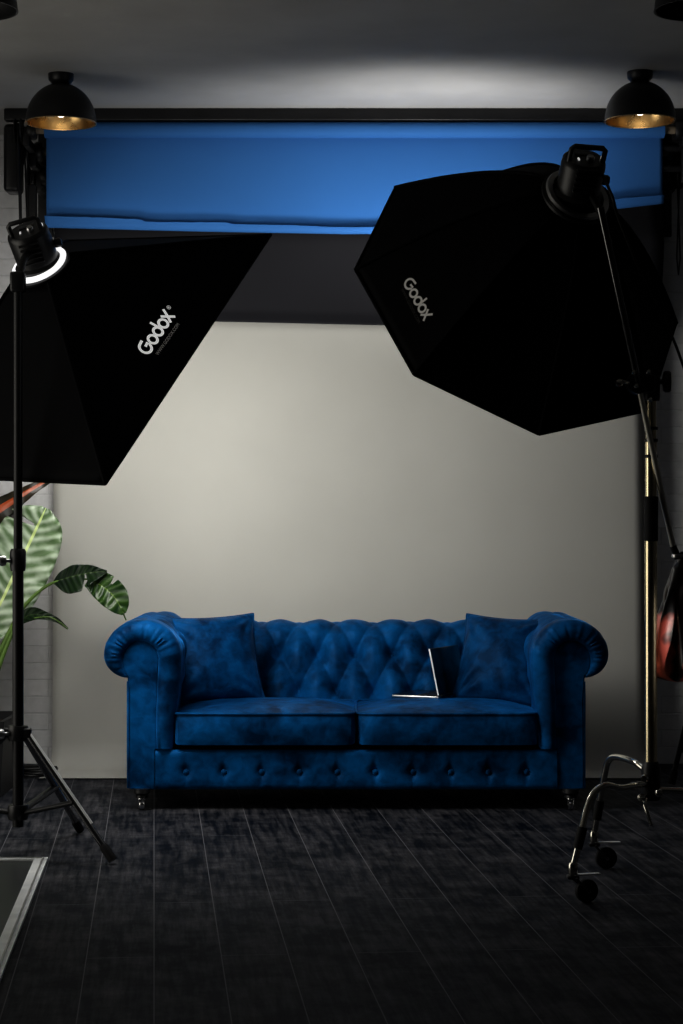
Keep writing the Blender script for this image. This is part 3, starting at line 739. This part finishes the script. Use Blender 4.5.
# ------------------------------------------------------------------ light stands
def leg_brace(t, c, foot, zt, zb, r, tubemat, frac=.55):
    top = V((c.x, c.y, zt)); d = V((foot.x - c.x, foot.y - c.y, 0)).normalized()
    a = top + d * .035; f = V((foot.x, foot.y, r * 1.1))
    l = MB(); l.tube([a, f], [r, r], 12).build('leg', tubemat, t)
    lg_ = list(t.children)[-1]
    MB().lathe([(0, -.03), (r * 1.35, -.03), (r * 1.4, .02), (r * 1.1, .032), (0, .032)], f + (a - f).normalized() * .03, (a - f), 14).build('rubber_foot', M_rubber, lg_)
    MB().box(a, (.03, .03, .035), bev=.006).build('hinge', M_black, lg_)
    m_ = lerp(a, f, frac); q = V((c.x, c.y, zb)) + d * .03
    MB().tube([q, m_], r * 1.35, 10, flat=.6).build('brace', M_black, t)
def tripod(name, c, feet, ztop, label, zt, zb, pr=.019, group=None, legmats=None):
    t = thing(name, (c.x, c.y, 0), label, 'light stand', group)
    m = MB(); m.tube([(c.x, c.y, zb - .05), (c.x, c.y, lerp(zb, ztop, .48))], pr, 16); m.build('pole', M_black, t)
    MB().tube([(c.x, c.y, lerp(zb, ztop, .46)), (c.x, c.y, ztop)], pr * .8, 16).build('upper_pole', M_black, t)
    zc = lerp(zb, ztop, .48)
    cl = MB().lathe([(0, -.045), (pr * 1.3, -.045), (pr * 1.45, -.03), (pr * 1.45, .02), (pr * 1.2, .03), (0, .03)], (c.x, c.y, zc), n=20).build('collar', M_blackplastic, t)
    MB().lathe([(0, 0), (.006, 0), (.006, .02), (.016, .022), (.018, .03), (.016, .042), (0, .044)], (c.x - pr, c.y - pr * .5, zc - .01), (-1, -.4, 0), 16).build('knob', M_steel, cl)
    for z in (zt, zb):
        MB().lathe([(0, -.025), (pr * 1.7, -.025), (pr * 1.9, -.015), (pr * 1.9, .015), (pr * 1.7, .025), (0, .025)], (c.x, c.y, z), n=20).build('leg_collar', M_blackplastic, t)
    MB().lathe([(0, 0), (.006, 0), (.006, .02), (.016, .022), (.018, .03), (.016, .042), (0, .044)], (c.x - pr * 1.4, c.y - pr, zt), (-1, -.6, 0), 16).build('knob', M_steel, t)
    for i, f in enumerate(feet): leg_brace(t, c, f, zt, zb, .0115, (legmats[i] if legmats else M_black))
    return t
cL = V((at(18, 0, 6.78).x, 6.78, 0))
M_leg = mat('satin_black_tube', (.02, .02, .022), .16, 0, .2, spec=1.0, coat=1)
fts = [V((at(113, 864, 6.65).x, 6.65, 0)), V((at(80, 833, 7.31).x, 7.31, 0)), V((-1.55, 6.70, 0))]
zt, zb = at(0, 733, 6.78).z, at(0, 812, 6.78).z
tp = tripod('light_stand', cL, fts, 1.95, 'black tripod light stand at left holding up the rectangular softbox', zt, zb, legmats=[M_leg, M_leg, M_leg])
l1 = [o for o in tp.children if o.name.startswith('leg') and not o.name.startswith('leg_collar')][0]
fa = V((cL.x, cL.y, zt)) + V((fts[0].x - cL.x, fts[0].y - cL.y, 0)).normalized() * .035; fb = V((fts[0].x, fts[0].y, .02)); up_ = V((.55, -.5, .65)).normalized()
MB().tube([lerp(fa, fb, .0) + up_ * .010, lerp(fa, fb, .74) + up_ * .010], .0048, 10).build('leg_highlight', M_alu, l1)  # bright strip stands in for the highlight along the black leg tube
# arm from the stand top to the flash head
topL = V((cL.x, cL.y, 1.95)); tgt = PL(0, -.066 - .02, .065)
MB().tube([topL, lerp(topL, tgt, .3) + V((0, 0, .03)), tgt], .013, 12).build('tilt_arm', M_black, tp)
MB().box(topL, (.05, .05, .07), bev=.01).build('spigot', M_blackplastic, tp)
# another stand, only one leg reaches into the picture at right
cR = V((1.535, 8.60, 0))
tripod('light_stand', cR, [V((at(671.5, 788, 8.57).x, 8.57, 0)), V((1.62, 8.72, 0)), V((1.63, 8.45, 0))], 1.0, 'folded black light stand by the wall, its leg just showing at the right edge', .36, .12, pr=.014)

# ------------------------------------------------------------------ boom stand
cB = V((at(651, 0, 6.24).x, 6.24, 0))
bs = thing('boom_stand', (cB.x, cB.y, 0), 'chrome wheeled boom stand at right carrying the octagonal softbox', 'light stand')
Z = lambda py: at(0, py, 6.24).z
MB().tube([(cB.x, cB.y, Z(800)), (cB.x, cB.y, Z(535))], .0195, 24).build('lower_pole', M_chromewarm, bs)
MB().tube([(cB.x, cB.y, Z(500)), (cB.x, cB.y, Z(440))], .018, 24).build('middle_pole', M_chromewarm, bs)
MB().tube([(cB.x, cB.y, Z(442)), (cB.x, cB.y, Z(380))], .0165, 24).build('upper_pole', M_chromewarm, bs)
MB().lathe([(0, 0), (.021, 0), (.022, .004), (.022, Z(496.5) - Z(541) - .004), (.021, Z(496.5) - Z(541)), (0, Z(496.5) - Z(541))], (cB.x, cB.y, Z(541)), n=28).build('grip_sleeve', M_rubber, bs)
for py in (430, 442, 458):
    MB().lathe([(0, 0), (.0205, 0), (.0215, .002), (.0215, .008), (.0205, .010), (0, .010)], (cB.x, cB.y, Z(py)), n=24).build('collar_ring', M_black, bs)
# hub at the foot
hb = MB().lathe([(0, 0), (.026, 0), (.030, .006), (.030, .10), (.026, .11), (.022, .12), (0, .12)], (cB.x, cB.y, Z(800)), n=28).build('leg_hub', M_black, bs)
for (dx, dy, z, l) in ((-.5, -1, .345, .03), (-1, -.6, .318, .035), (.3, -1, .30, .02), (-.6, -.8, .285, .03)):
    MB().lathe([(0, 0), (.006, 0), (.006, l), (.012, l + .002), (.013, l + .008), (.010, l + .014), (0, l + .015)], (cB.x + .026 * dx, cB.y + .026 * dy, z), (dx, dy, 0), 14).build('knob', M_chrome, hb)
MB().tube([(cB.x - .02, cB.y - .03, .28), (cB.x - .028, cB.y - .055, .262), (cB.x - .016, cB.y - .06, .225), (cB.x - .008, cB.y - .06, .20)], .006, 10).build('lever', M_chrome, hb)
def boom_leg(pts, wheel, trail):
    pp = catmull(pts, 8); n = len(pp)
    l = MB().tube(pp, .0105, 16).build('leg', M_chrome, bs); e = pp[-1]; dn = (pp[-1] - pp[-4]).normalized()
    MB().tube([e - dn * .12, e - dn * .055], .015, 16).build('rubber_sleeve', M_rubber, l)
    MB().lathe([(0, -.01), (.014, -.01), (.015, .0), (.015, .02), (.012, .026), (0, .026)], e - V((0, 0, .012)), (0, 0, 1), 18).build('stem_ferrule', M_chrome, l)
    w = V(wheel); ax = V((-trail.y, trail.x, 0)).normalized()
    fk = MB()
    for s in (-1, 1):
        fk.tube([V((e.x, e.y, .082)) + ax * .016 * s, w + ax * .018 * s], [.011, .008], 10, flat=.35)
    fk.box((e.x, e.y, .082), (.036, .036, .012), bev=.004); fk.build('caster_fork', M_black, l)
    MB().lathe([(0, -.012), (.028, -.012), (.034, -.009), (.036, -.004), (.036, .004), (.034, .009), (.028, .012), (0, .012)], w, ax, 32).build('wheel', M_rubber, l)
    MB().lathe([(0, -.0205), (.006, -.0205), (.006, .0205), (0, .0205)], w, ax, 14).build('axle', M_chrome, l)
    br0 = V((e.x, e.y, .088)); MB().box(br0 + trail * .045, (.085, .022, .004), Matrix.Rotation(math.atan2(trail.y, trail.x), 4, 'Z'), bev=.0015).build('brake_lever', M_alu, l)
W1 = V((.7325, 5.98, .036)); W2 = V((.868, 6.56, .036))
boom_leg([V((cB.x - .02, cB.y - .02, .325)), V((.862, 6.135, .322)), at(606, 785.5, 6.06), at(594, 793, 6.03), at(586, 812, 6.01), at(579, 842, 5.97), V((at(573, 0, 5.95).x, 5.95, .112))], W1, V((.95, .3, 0)).normalized())
boom_leg([V((cB.x - .012, cB.y + .03, .36)), at(634, 762, 6.32), at(616, 757, 6.44), at(608, 762, 6.49), at(604, 778, 6.51), at(600, 800, 6.53), V((at(594, 0, 6.55).x, 6.55, .112))], W2, V((.97, .1, 0)).normalized())
boom_leg([V((cB.x + .02, cB.y - .004, .302)), V((1.08, 6.225, .299)), V((1.17, 6.21, .292)), V((1.24, 6.20, .255)), V((1.28, 6.195, .18)), V((1.31, 6.19, .112))], V((1.35, 6.19, .036)), V((1, 0, 0)))
M_boom = mat('satin_nickel', (.85, .82, .72), .34, .75, .08)
# pivot and boom
pv = V((at(638, 383, 6.15).x, 6.15, at(638, 383, 6.15).z)); bt_ = V((.778, 6.015, 2.085)); bdv = (pv - bt_).normalized()
pv = bt_ + bdv * (pv - bt_).length; tail = pv + bdv * .55
MB().tube([bt_, pv], .0115, 16).build('upper_boom', M_leg, bs)
MB().tube([pv, tail], .009, 16).build('lower_boom', M_boom, bs)
pz = V((cB.x, cB.y, pv.z))
pc = MB(); pc.lathe([(0, -.05), (.026, -.05), (.028, -.04), (.028, .02), (.024, .03), (0, .03)], pz, n=24)
pc.box(lerp(pz, pv, .55), (.06, .09, .055), bev=.01); pc.lathe([(0, -.03), (.032, -.03), (.034, -.02), (.034, .02), (.032, .03), (0, .03)], pv + V((0, .02, 0)), (0, 1, 0), 28)
pco = pc.build('pivot_clamp', M_black, bs)
MB().lathe([(0, 0), (.008, 0), (.008, .02), (.030, .024), (.034, .03), (.034, .042), (.030, .048), (0, .05)], pz + V((.014, 0, .01)), (1, -.15, 0), 26).build('handwheel', M_blackplastic, pco)
MB().tube([pv + V((-.03, -.01, .0)), pv + V((-.055, -.02, .003))], .006, 10).build('bolt', M_chrome, pco)
MB().lathe([(0, 0), (.010, .001), (.013, .007), (.013, .016), (.009, .022), (0, .023)], pv + V((-.052, -.02, .0)), (-1, -.35, 0), 16).build('knob', M_chrome, pco)
for q in (V((-.018, -.03, .03)), V((-.01, -.035, -.012)), V((.025, -.05, .03)), V((.03, -.05, -.055))):
    MB().lathe([(0, 0), (.007, 0), (.0075, .004), (.005, .007), (0, .0075)], pv + q, (-.2, -1, .1), 12).build('bolt', M_chrome, pco)
MB().box(lerp(bt_, PR(0, -.078, .065), .5), (.045, .05, .05), bev=.008).build('boom_head_clamp', M_black, bs)
MB().tube([bt_ + bdv * .02, PR(0, -.08, .065)], .012, 12).build('boom_spigot', M_black, bs)
# counterweight bag
def bag():
    c = tail + V((.012, 0, 0)); base = V((c.x, c.y, c.z - .42))
    prof = [(0, .010, .010), (.012, .018, .015), (.03, .017, .014), (.05, .034, .026), (.12, .050, .036), (.20, .058, .042), (.26, .066, .050), (.31, .078, .058), (.36, .080, .060), (.392, .066, .050), (.405, .03, .03), (.41, .002, .002)]
    t = thing('weight_bag', base, 'black and coral red nylon weight bag hanging from the boom tail at right', 'bag')
    def fn(u, v):
        zz = v * .41; rx = interp([(p[0], p[1]) for p in prof], zz); ry = interp([(p[0], p[2]) for p in prof], zz); a = 2 * PI * u
        w = smooth01((zz - .04) / .2)
        f = 1 + w * (.26 * math.sin(a * 5 + 3 * noise.noise(V((0, 0, zz * 7))) + zz * 5) + .13 * math.sin(a * 9 - zz * 14 + 1.0) + .12 * noise.noise(V((math.cos(a) * 2, math.sin(a) * 2, zz * 9))))
        return V((c.x + .018 * smooth01(zz / .3) * -1 + .018 + rx * f * math.cos(a), c.y + ry * f * math.sin(a), c.z - .004 - zz))
    m = bpy.data.materials.new('two_tone_nylon_fold_shade'); m.use_nodes = True; nt = m.node_tree; b = nt.nodes['Principled BSDF']
    tc = nt.nodes.new('ShaderNodeTexCoord'); sp = nt.nodes.new('ShaderNodeSeparateXYZ'); nz = nt.nodes.new('ShaderNodeTexNoise'); nz.inputs['Scale'].default_value = 13
    nt.links.new(tc.outputs['Object'], sp.inputs[0]); nt.links.new(tc.outputs['Object'], nz.inputs['Vector'])
    uvn = nt.nodes.new('ShaderNodeUVMap'); su = nt.nodes.new('ShaderNodeSeparateXYZ'); nt.links.new(uvn.outputs[0], su.inputs[0])
    m1 = nt.nodes.new('ShaderNodeMath'); m1.operation = 'MULTIPLY_ADD'; m1.inputs[1].default_value = 5 * 2 * PI; nt.links.new(su.outputs['X'], m1.inputs[0])
    m0 = nt.nodes.new('ShaderNodeMath'); m0.operation = 'MULTIPLY_ADD'; m0.inputs[1].default_value = 5.0; m0.inputs[2].default_value = -1.6; nt.links.new(nz.outputs['Fac'], m0.inputs[0]); nt.links.new(m0.outputs[0], m1.inputs[2])
    m2 = nt.nodes.new('ShaderNodeMath'); m2.operation = 'SINE'; nt.links.new(m1.outputs[0], m2.inputs[0])
    m3 = nt.nodes.new('ShaderNodeMapRange'); m3.inputs['From Min'].default_value = -.35; m3.inputs['From Max'].default_value = .45; nt.links.new(m2.outputs[0], m3.inputs['Value'])
    mxx = nt.nodes.new('ShaderNodeMixRGB'); mxx.inputs[1].default_value = (.008, .004, .005, 1); nt.links.new(m3.outputs[0], mxx.inputs[0])  # black stripes paint in the shade between the folds of the coral part
    ad = nt.nodes.new('ShaderNodeMath'); ad.operation = 'MULTIPLY_ADD'; ad.inputs[1].default_value = .10
    nt.links.new(nz.outputs['Fac'], ad.inputs[0]); nt.links.new(sp.outputs['Z'], ad.inputs[2])
    rp = nt.nodes.new('ShaderNodeValToRGB'); e = rp.color_ramp.elements; e[0].position = .0; e[0].color = (1.0, .24, .17, 1); e[1].position = .27; e[1].color = (.004, .004, .005, 1)
    x = e.new(.245); x.color = (.95, .20, .15, 1)
    nt.links.new(ad.outputs[0], rp.inputs['Fac']); nt.links.new(rp.outputs['Color'], mxx.inputs[2]); nt.links.new(mxx.outputs[0], b.inputs['Base Color']); b.inputs['Roughness'].default_value = .34; b.inputs['Specular IOR Level'].default_value = .6
    MB().grid(fn, 90, 70).build('bag_body', m, t, merge=True, ang=180)
    MB().tube([tail - bdv * .015, c + V((0, 0, -.025))], .011, 12).build('strap', M_black, t)
    MB().lathe([(0, -.006), (.018, -.006), (.02, 0), (.018, .006), (0, .006)], c + V((0, 0, -.018)), (0, 0, 1), 16).build('cord_lock', M_steel, t)
bag()

# ------------------------------------------------------------------ cables
def cable(pts, r, label, cat='cable', name='power_cable'):
    return tag(MB().tube(catmull(pts, 10), r, 10).build(name, M_cable, base=V(pts[-1])), label, cat)
cable([PR(.055, -.02, .10), at(612, 196, 5.95), at(617, 214, 5.98), at(628, 242, 6.02), at(648, 290, 6.10), at(670, 332, 6.18), at(684, 368, 6.22), at(705, 430, 6.25), at(740, 560, 6.3), at(770, 760, 6.4), V((1.45, 6.45, .006)), V((1.7, 6.3, .006))], .0045, 'thin black cable trailing off the right flash head past the octagonal softbox')
c0 = at(33, 778, 8.86); pts = []
for k in range(64):
    a = k / 64 * 2 * PI * 4; rr = .085 + .014 * math.sin(k * .7); pts.append(V((c0.x + rr * math.cos(a), 8.93 + rr * 1.0 * math.sin(a), .007 + .009 * (k / 16))))
pts.append(V((-1.62, 8.9, .006)))
tag(MB().tube(catmull(pts, 3), .006, 8).build('cable_coil', M_cable, base=(c0.x, 8.93, 0)), 'black cable coiled on the floor at the foot of the wall, left of the backdrop', 'cable')

# ------------------------------------------------------------------ floor hatch (metal frame set on the boards)
hc = V((at(48, 860, 6.73).x, 6.73, 0)); ang = math.radians(4.6)
ex = V((math.cos(ang), math.sin(ang) * .2, 0)).normalized(); ey = V((-math.sin(ang), math.cos(ang), 0))
W_, L_ = 1.15, 2.1
ht = thing('floor_hatch', hc, 'dark floor panel with silver metal frame at the lower left of the floor', 'floor panel')
def hbox(u0, u1, w0, w1, z0, z1, nm, m_):
    vs = [hc - ex * u - ey * w + V((0, 0, z)) for z in (z0, z1) for (u, w) in ((u0, w0), (u1, w0), (u1, w1), (u0, w1))]
    return MB().add(vs, [(0, 1, 2, 3), (4, 7, 6, 5), (0, 4, 5, 1), (1, 5, 6, 2), (2, 6, 7, 3), (3, 7, 4, 0)]).build(nm, m_, ht, smooth=False)
T_ = .044
hbox(0, T_, 0, L_, .0, .010, 'frame_side', M_alu); hbox(W_ - T_, W_, 0, L_, .0, .010, 'frame_side', M_alu)
hbox(T_, W_ - T_, 0, T_, .0, .010, 'frame_side', M_alu); hbox(T_, W_ - T_, L_ - T_, L_, .0, .010, 'frame_side', M_alu)
hbox(.012, .018, .012, L_, .010, .0125, 'frame_ridge', M_steel); hbox(.018, W_ - .012, .012, .018, .010, .0125, 'frame_ridge', M_steel)
hbox(T_, W_ - T_, T_, L_ - T_, .0, .004, 'panel', M_hatch)

# ------------------------------------------------------------------ potted banana plant
pb = V((at(-42, 0, 8.45).x, 8.45, 0))
pl = thing('potted_plant', pb, 'leafy banana plant in a black pot behind the left light stand', 'plant')
pm = MB(); hx, hz_ = .235, .315
def sq(r, z): return [V((pb.x - r, pb.y - r, z)), V((pb.x + r, pb.y - r, z)), V((pb.x + r, pb.y + r, z)), V((pb.x - r, pb.y + r, z))]
rings = [sq(.215, 0), sq(hx, hz_), sq(hx - .02, hz_), sq(hx - .02, hz_ - .04)]
pm.add([p for r in rings for p in r], [(3, 2, 1, 0)] + [(k * 4 + i, k * 4 + (i + 1) % 4, (k + 1) * 4 + (i + 1) % 4, (k + 1) * 4 + i) for k in range(3) for i in range(4)])
pm.build('planter', M_planter, pl, smooth=False)
MB().grid(lambda u, v: V((pb.x + (u - .5) * .43, pb.y + (v - .5) * .43, hz_ - .035 + .012 * noise.noise(V((u * 8, v * 8, 0))))), 20, 20).build('soil', M_soil, pl)
def leaf_mat(name, c_dark, c_light, c_rib, vein=26, rough=.38, ribw=.022):
    m = bpy.data.materials.new(name); m.use_nodes = True; nt = m.node_tree; b = nt.nodes['Principled BSDF']
    uv = nt.nodes.new('ShaderNodeUVMap'); sp = nt.nodes.new('ShaderNodeSeparateXYZ'); nt.links.new(uv.outputs[0], sp.inputs[0])
    # v across: 0.5 is the rib; veins slant away from the rib
    sb_ = nt.nodes.new('ShaderNodeMath'); sb_.operation = 'SUBTRACT'; sb_.inputs[1].default_value = .5; nt.links.new(sp.outputs['Y'], sb_.inputs[0])
    ab = nt.nodes.new('ShaderNodeMath'); ab.operation = 'ABSOLUTE'; nt.links.new(sb_.outputs[0], ab.inputs[0])
    sl = nt.nodes.new('ShaderNodeMath'); sl.operation = 'MULTIPLY_ADD'; sl.inputs[1].default_value = -.25; nt.links.new(ab.outputs[0], sl.inputs[0]); nt.links.new(sp.outputs['X'], sl.inputs[2])
    fr = nt.nodes.new('ShaderNodeMath'); fr.operation = 'MULTIPLY'; fr.inputs[1].default_value = vein * 2 * PI; nt.links.new(sl.outputs[0], fr.inputs[0])
    sn = nt.nodes.new('ShaderNodeMath'); sn.operation = 'SINE'; nt.links.new(fr.outputs[0], sn.inputs[0])
    nz = nt.nodes.new('ShaderNodeTexNoise'); nz.inputs['Scale'].default_value = 14; tc = nt.nodes.new('ShaderNodeTexCoord'); nt.links.new(tc.outputs['Object'], nz.inputs['Vector'])
    ad = nt.nodes.new('ShaderNodeMath'); ad.operation = 'MULTIPLY_ADD'; ad.inputs[1].default_value = .18; nt.links.new(sn.outputs[0], ad.inputs[0]); nt.links.new(nz.outputs['Fac'], ad.inputs[2])
    rp = nt.nodes.new('ShaderNodeValToRGB'); rp.color_ramp.elements[0].position = .3; rp.color_ramp.elements[1].position = .72
    rp.color_ramp.elements[0].color = (*c_dark, 1); rp.color_ramp.elements[1].color = (*c_light, 1); nt.links.new(ad.outputs[0], rp.inputs['Fac'])
    lt = nt.nodes.new('ShaderNodeMath'); lt.operation = 'LESS_THAN'; lt.inputs[1].default_value = ribw; nt.links.new(ab.outputs[0], lt.inputs[0])
    mx = nt.nodes.new('ShaderNodeMixRGB'); mx.inputs[2].default_value = (*c_rib, 1); nt.links.new(lt.outputs[0], mx.inputs[0]); nt.links.new(rp.outputs['Color'], mx.inputs[1])
    nt.links.new(mx.outputs[0], b.inputs['Base Color']); b.inputs['Roughness'].default_value = rough
    bp = nt.nodes.new('ShaderNodeBump'); bp.inputs['Strength'].default_value = .4; bp.inputs['Distance'].default_value = .004; nt.links.new(sn.outputs[0], bp.inputs['Height']); nt.links.new(bp.outputs['Normal'], b.inputs['Normal'])
    return m
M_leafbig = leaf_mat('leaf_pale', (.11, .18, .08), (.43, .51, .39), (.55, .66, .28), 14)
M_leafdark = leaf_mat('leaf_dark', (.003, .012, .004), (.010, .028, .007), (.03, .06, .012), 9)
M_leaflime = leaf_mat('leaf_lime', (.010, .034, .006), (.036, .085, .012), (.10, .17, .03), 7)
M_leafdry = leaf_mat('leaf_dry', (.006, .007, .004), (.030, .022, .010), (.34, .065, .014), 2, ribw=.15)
M_stem = mat('green_stem', (.09, .16, .03), .45, 0, .3)
def leaf(ribs, widths, side, nrm, fold, rip, nrip, m, name='leaf', gaps=(), nu=60, nv=16, curl=0, thick=.0012, wl=1.0, wr=1.0):
    """ribs: points along the midrib; widths: (t, half width); side: hint of the across direction"""
    R_ = catmull(ribs, 12); n = len(R_)
    def rp(u):
        x = u * (n - 1); i = min(int(x), n - 2); return lerp(R_[i], R_[i + 1], x - i), (R_[i + 1] - R_[i]).normalized()
    def fn(u, v):
        p, t = rp(u); a = 2 * v - 1; nn = V(nrm).normalized(); s = t.cross(nn).normalized()
        if s.dot(V(side)) < 0: s = -s
        w = cinterp(widths, u) * (wr if a > 0 else wl)
        for (gu, gs, gw, gd) in gaps:                  # tears running in from the edge
            if gs * a > 0 and abs(a) > gd:
                d = (u - gu); w_ = gw * (abs(a) - gd) / (1 - gd)
                if abs(d) < .09: p = p + t * (math.copysign(1, d) * w_ * (1 - abs(d) / .09) * .5)
        h = fold * abs(a) ** 1.3 * interp(widths, u) + rip * math.sin(u * nrip * 2 * PI) * abs(a) ** 1.5 - curl * a * a * interp(widths, u)
        return p + s * (a * w) + nn * h
    def keep(u, v):
        a = 2 * v - 1
        for (gu, gs, gw, gd) in gaps:
            if gs * a > 0 and abs(a) > gd and abs(u - gu) < .5 / nu + .001: return False
        return True
    o = MB().grid(fn, nu, nv, keep).build(name, m, pl, ang=180, recalc=False); solidify(o, thick); return o
def stem(pts, r0, r1, par=None):
    P = catmull(pts, 8); MB().tube(P, [lerp(r0, r1, i / (len(P) - 1)) for i in range(len(P))], 10).build('stem', M_stem, par or pl)
crown = V((pb.x + .02, pb.y, hz_ - .03))
# big pale leaf
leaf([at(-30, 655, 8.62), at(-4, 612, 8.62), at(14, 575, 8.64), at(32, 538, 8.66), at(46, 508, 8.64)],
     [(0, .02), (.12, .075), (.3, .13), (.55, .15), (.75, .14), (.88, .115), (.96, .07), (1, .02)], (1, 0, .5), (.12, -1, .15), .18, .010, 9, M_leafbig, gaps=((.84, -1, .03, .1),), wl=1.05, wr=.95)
stem([crown, at(-44, 700, 8.5), at(-30, 655, 8.62)], .016, .011)
# right hand torn leaf: two blades on one petiole
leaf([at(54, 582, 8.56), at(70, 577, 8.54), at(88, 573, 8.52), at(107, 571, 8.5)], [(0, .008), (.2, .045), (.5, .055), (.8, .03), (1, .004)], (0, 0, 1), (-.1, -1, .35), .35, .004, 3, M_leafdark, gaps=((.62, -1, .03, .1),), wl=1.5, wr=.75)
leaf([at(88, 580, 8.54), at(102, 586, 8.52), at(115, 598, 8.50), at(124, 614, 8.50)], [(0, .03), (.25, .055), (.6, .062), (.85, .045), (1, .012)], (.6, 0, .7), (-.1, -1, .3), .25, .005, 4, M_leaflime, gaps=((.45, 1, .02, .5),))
stem([at(121, 608, 8.50), at(126, 620, 8.53)], .004, .003)
stem([crown + V((.03, 0, 0)), at(-18, 690, 8.5), at(13, 625, 8.55), at(30, 600, 8.56), at(55, 582, 8.56), at(88, 579, 8.54)], .014, .004)
# drooping thin leaf
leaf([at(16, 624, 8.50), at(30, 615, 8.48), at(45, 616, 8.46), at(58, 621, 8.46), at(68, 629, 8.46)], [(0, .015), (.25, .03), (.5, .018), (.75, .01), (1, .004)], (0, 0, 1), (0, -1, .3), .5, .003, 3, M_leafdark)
stem([at(34, 618, 8.455), at(48, 617, 8.45), at(58, 621, 8.45), at(68, 629, 8.455)], .003, .002)
stem([crown + V((.01, -.03, 0)), at(-10, 688, 8.45), at(5, 650, 8.46), at(17, 622, 8.48)], .013, .008)
# dried reddish leaf behind the softbox edge
leaf([at(-24, 530, 8.75), at(-4, 512, 8.75), at(14, 500, 8.76), at(30, 490, 8.78), at(52, 478, 8.8)], [(0, .03), (.3, .05), (.6, .035), (1, .012)], (-.5, 0, 1), (.1, -1, .2), -.3, .004, 4, M_leafdry)
leaf([at(-28, 560, 8.76), at(-6, 536, 8.76), at(8, 522, 8.77), at(18, 512, 8.78)], [(0, .03), (.5, .03), (1, .003)], (-.5, 0, 1), (.1, -1, .2), .3, .003, 3, leaf_mat('leaf_brown', (.008, .006, .005), (.03, .016, .010), (.08, .04, .02), 4))
stem([crown + V((-.03, .02, 0)), at(-60, 620, 8.6), at(-24, 530, 8.75)], .014, .007)

# ------------------------------------------------------------------ light
w = bpy.data.worlds.new('dim_studio'); bpy.context.scene.world = w; w.use_nodes = True
w.node_tree.nodes['Background'].inputs[0].default_value = (.35, .5, .8, 1); w.node_tree.nodes['Background'].inputs[1].default_value = .007
def area(name, loc, tgt, size, power, col):
    l = bpy.data.lights.new(name, 'AREA'); l.energy = power; l.color = col; l.shape = 'RECTANGLE'; l.size, l.size_y = size
    o = bpy.data.objects.new(name, l); C.objects.link(o); o.location = loc; o.rotation_euler = (V(tgt) - V(loc)).to_track_quat('-Z', 'Y').to_euler(); return o
area('room_fill', (-.8, 1.0, 2.9), (0, 7.0, .4), (2.5, 1.5), .3, (.45, .7, 1.0))
area('added_side_light', (-2.95, 6.1, 1.18), (3, 6.1, 1.17), (2.0, 2.2), 25, (1.0, .96, .86))  # added area light out of view, for reflections on the chrome stand

def spot(name, loc, d, power, deg, blend, rad, col):
    l = bpy.data.lights.new(name, 'SPOT'); l.energy = power; l.color = col; l.spot_size = math.radians(deg); l.spot_blend = blend; l.shadow_soft_size = rad
    o = bpy.data.objects.new(name, l); C.objects.link(o); o.location = loc; o.rotation_euler = V(d).to_track_quat('-Z', 'Y').to_euler()
spot('added_ceiling_spot', (.45, 8.2, 2.0), (-.10, .72, 1.0), 34, 128, .9, .12, (1, .98, .95))  # added lamp, hidden behind the octagonal softbox, brightens ceiling and blue paper
spot('added_backdrop_spot', (-.85, 7.6, 1.45), (.62, 1.6, .34), 43, 122, 1.0, .14, (1, .98, .93))  # added lamp, hidden behind the left softbox, gives the beige paper its falloff
spot('added_bag_spot', (2.5, 5.5, 1.15), V((1.07, 6.31, .74)) - V((2.5, 5.5, 1.15)), 55, 13, .6, .08, (1, .93, .86))  # added narrow lamp out of view at right, brightens the weight bag

# ------------------------------------------------------------------ camera and view
cam = bpy.data.cameras.new('camera'); co = bpy.data.objects.new('camera', cam); C.objects.link(co)
co.location = (0, 0, CAMZ); co.rotation_euler = (PI / 2, 0, 0)
cam.sensor_fit = 'VERTICAL'; cam.sensor_height = 36; cam.sensor_width = 24; cam.lens = FPX / 1024 * 36
cam.shift_y = (HY - 512) / 1024; cam.clip_end = 60
bpy.context.scene.camera = co
vs = bpy.context.scene.view_settings
vs.view_transform = 'Standard'; vs.look = 'None'; vs.exposure = .27; vs.gamma = .82
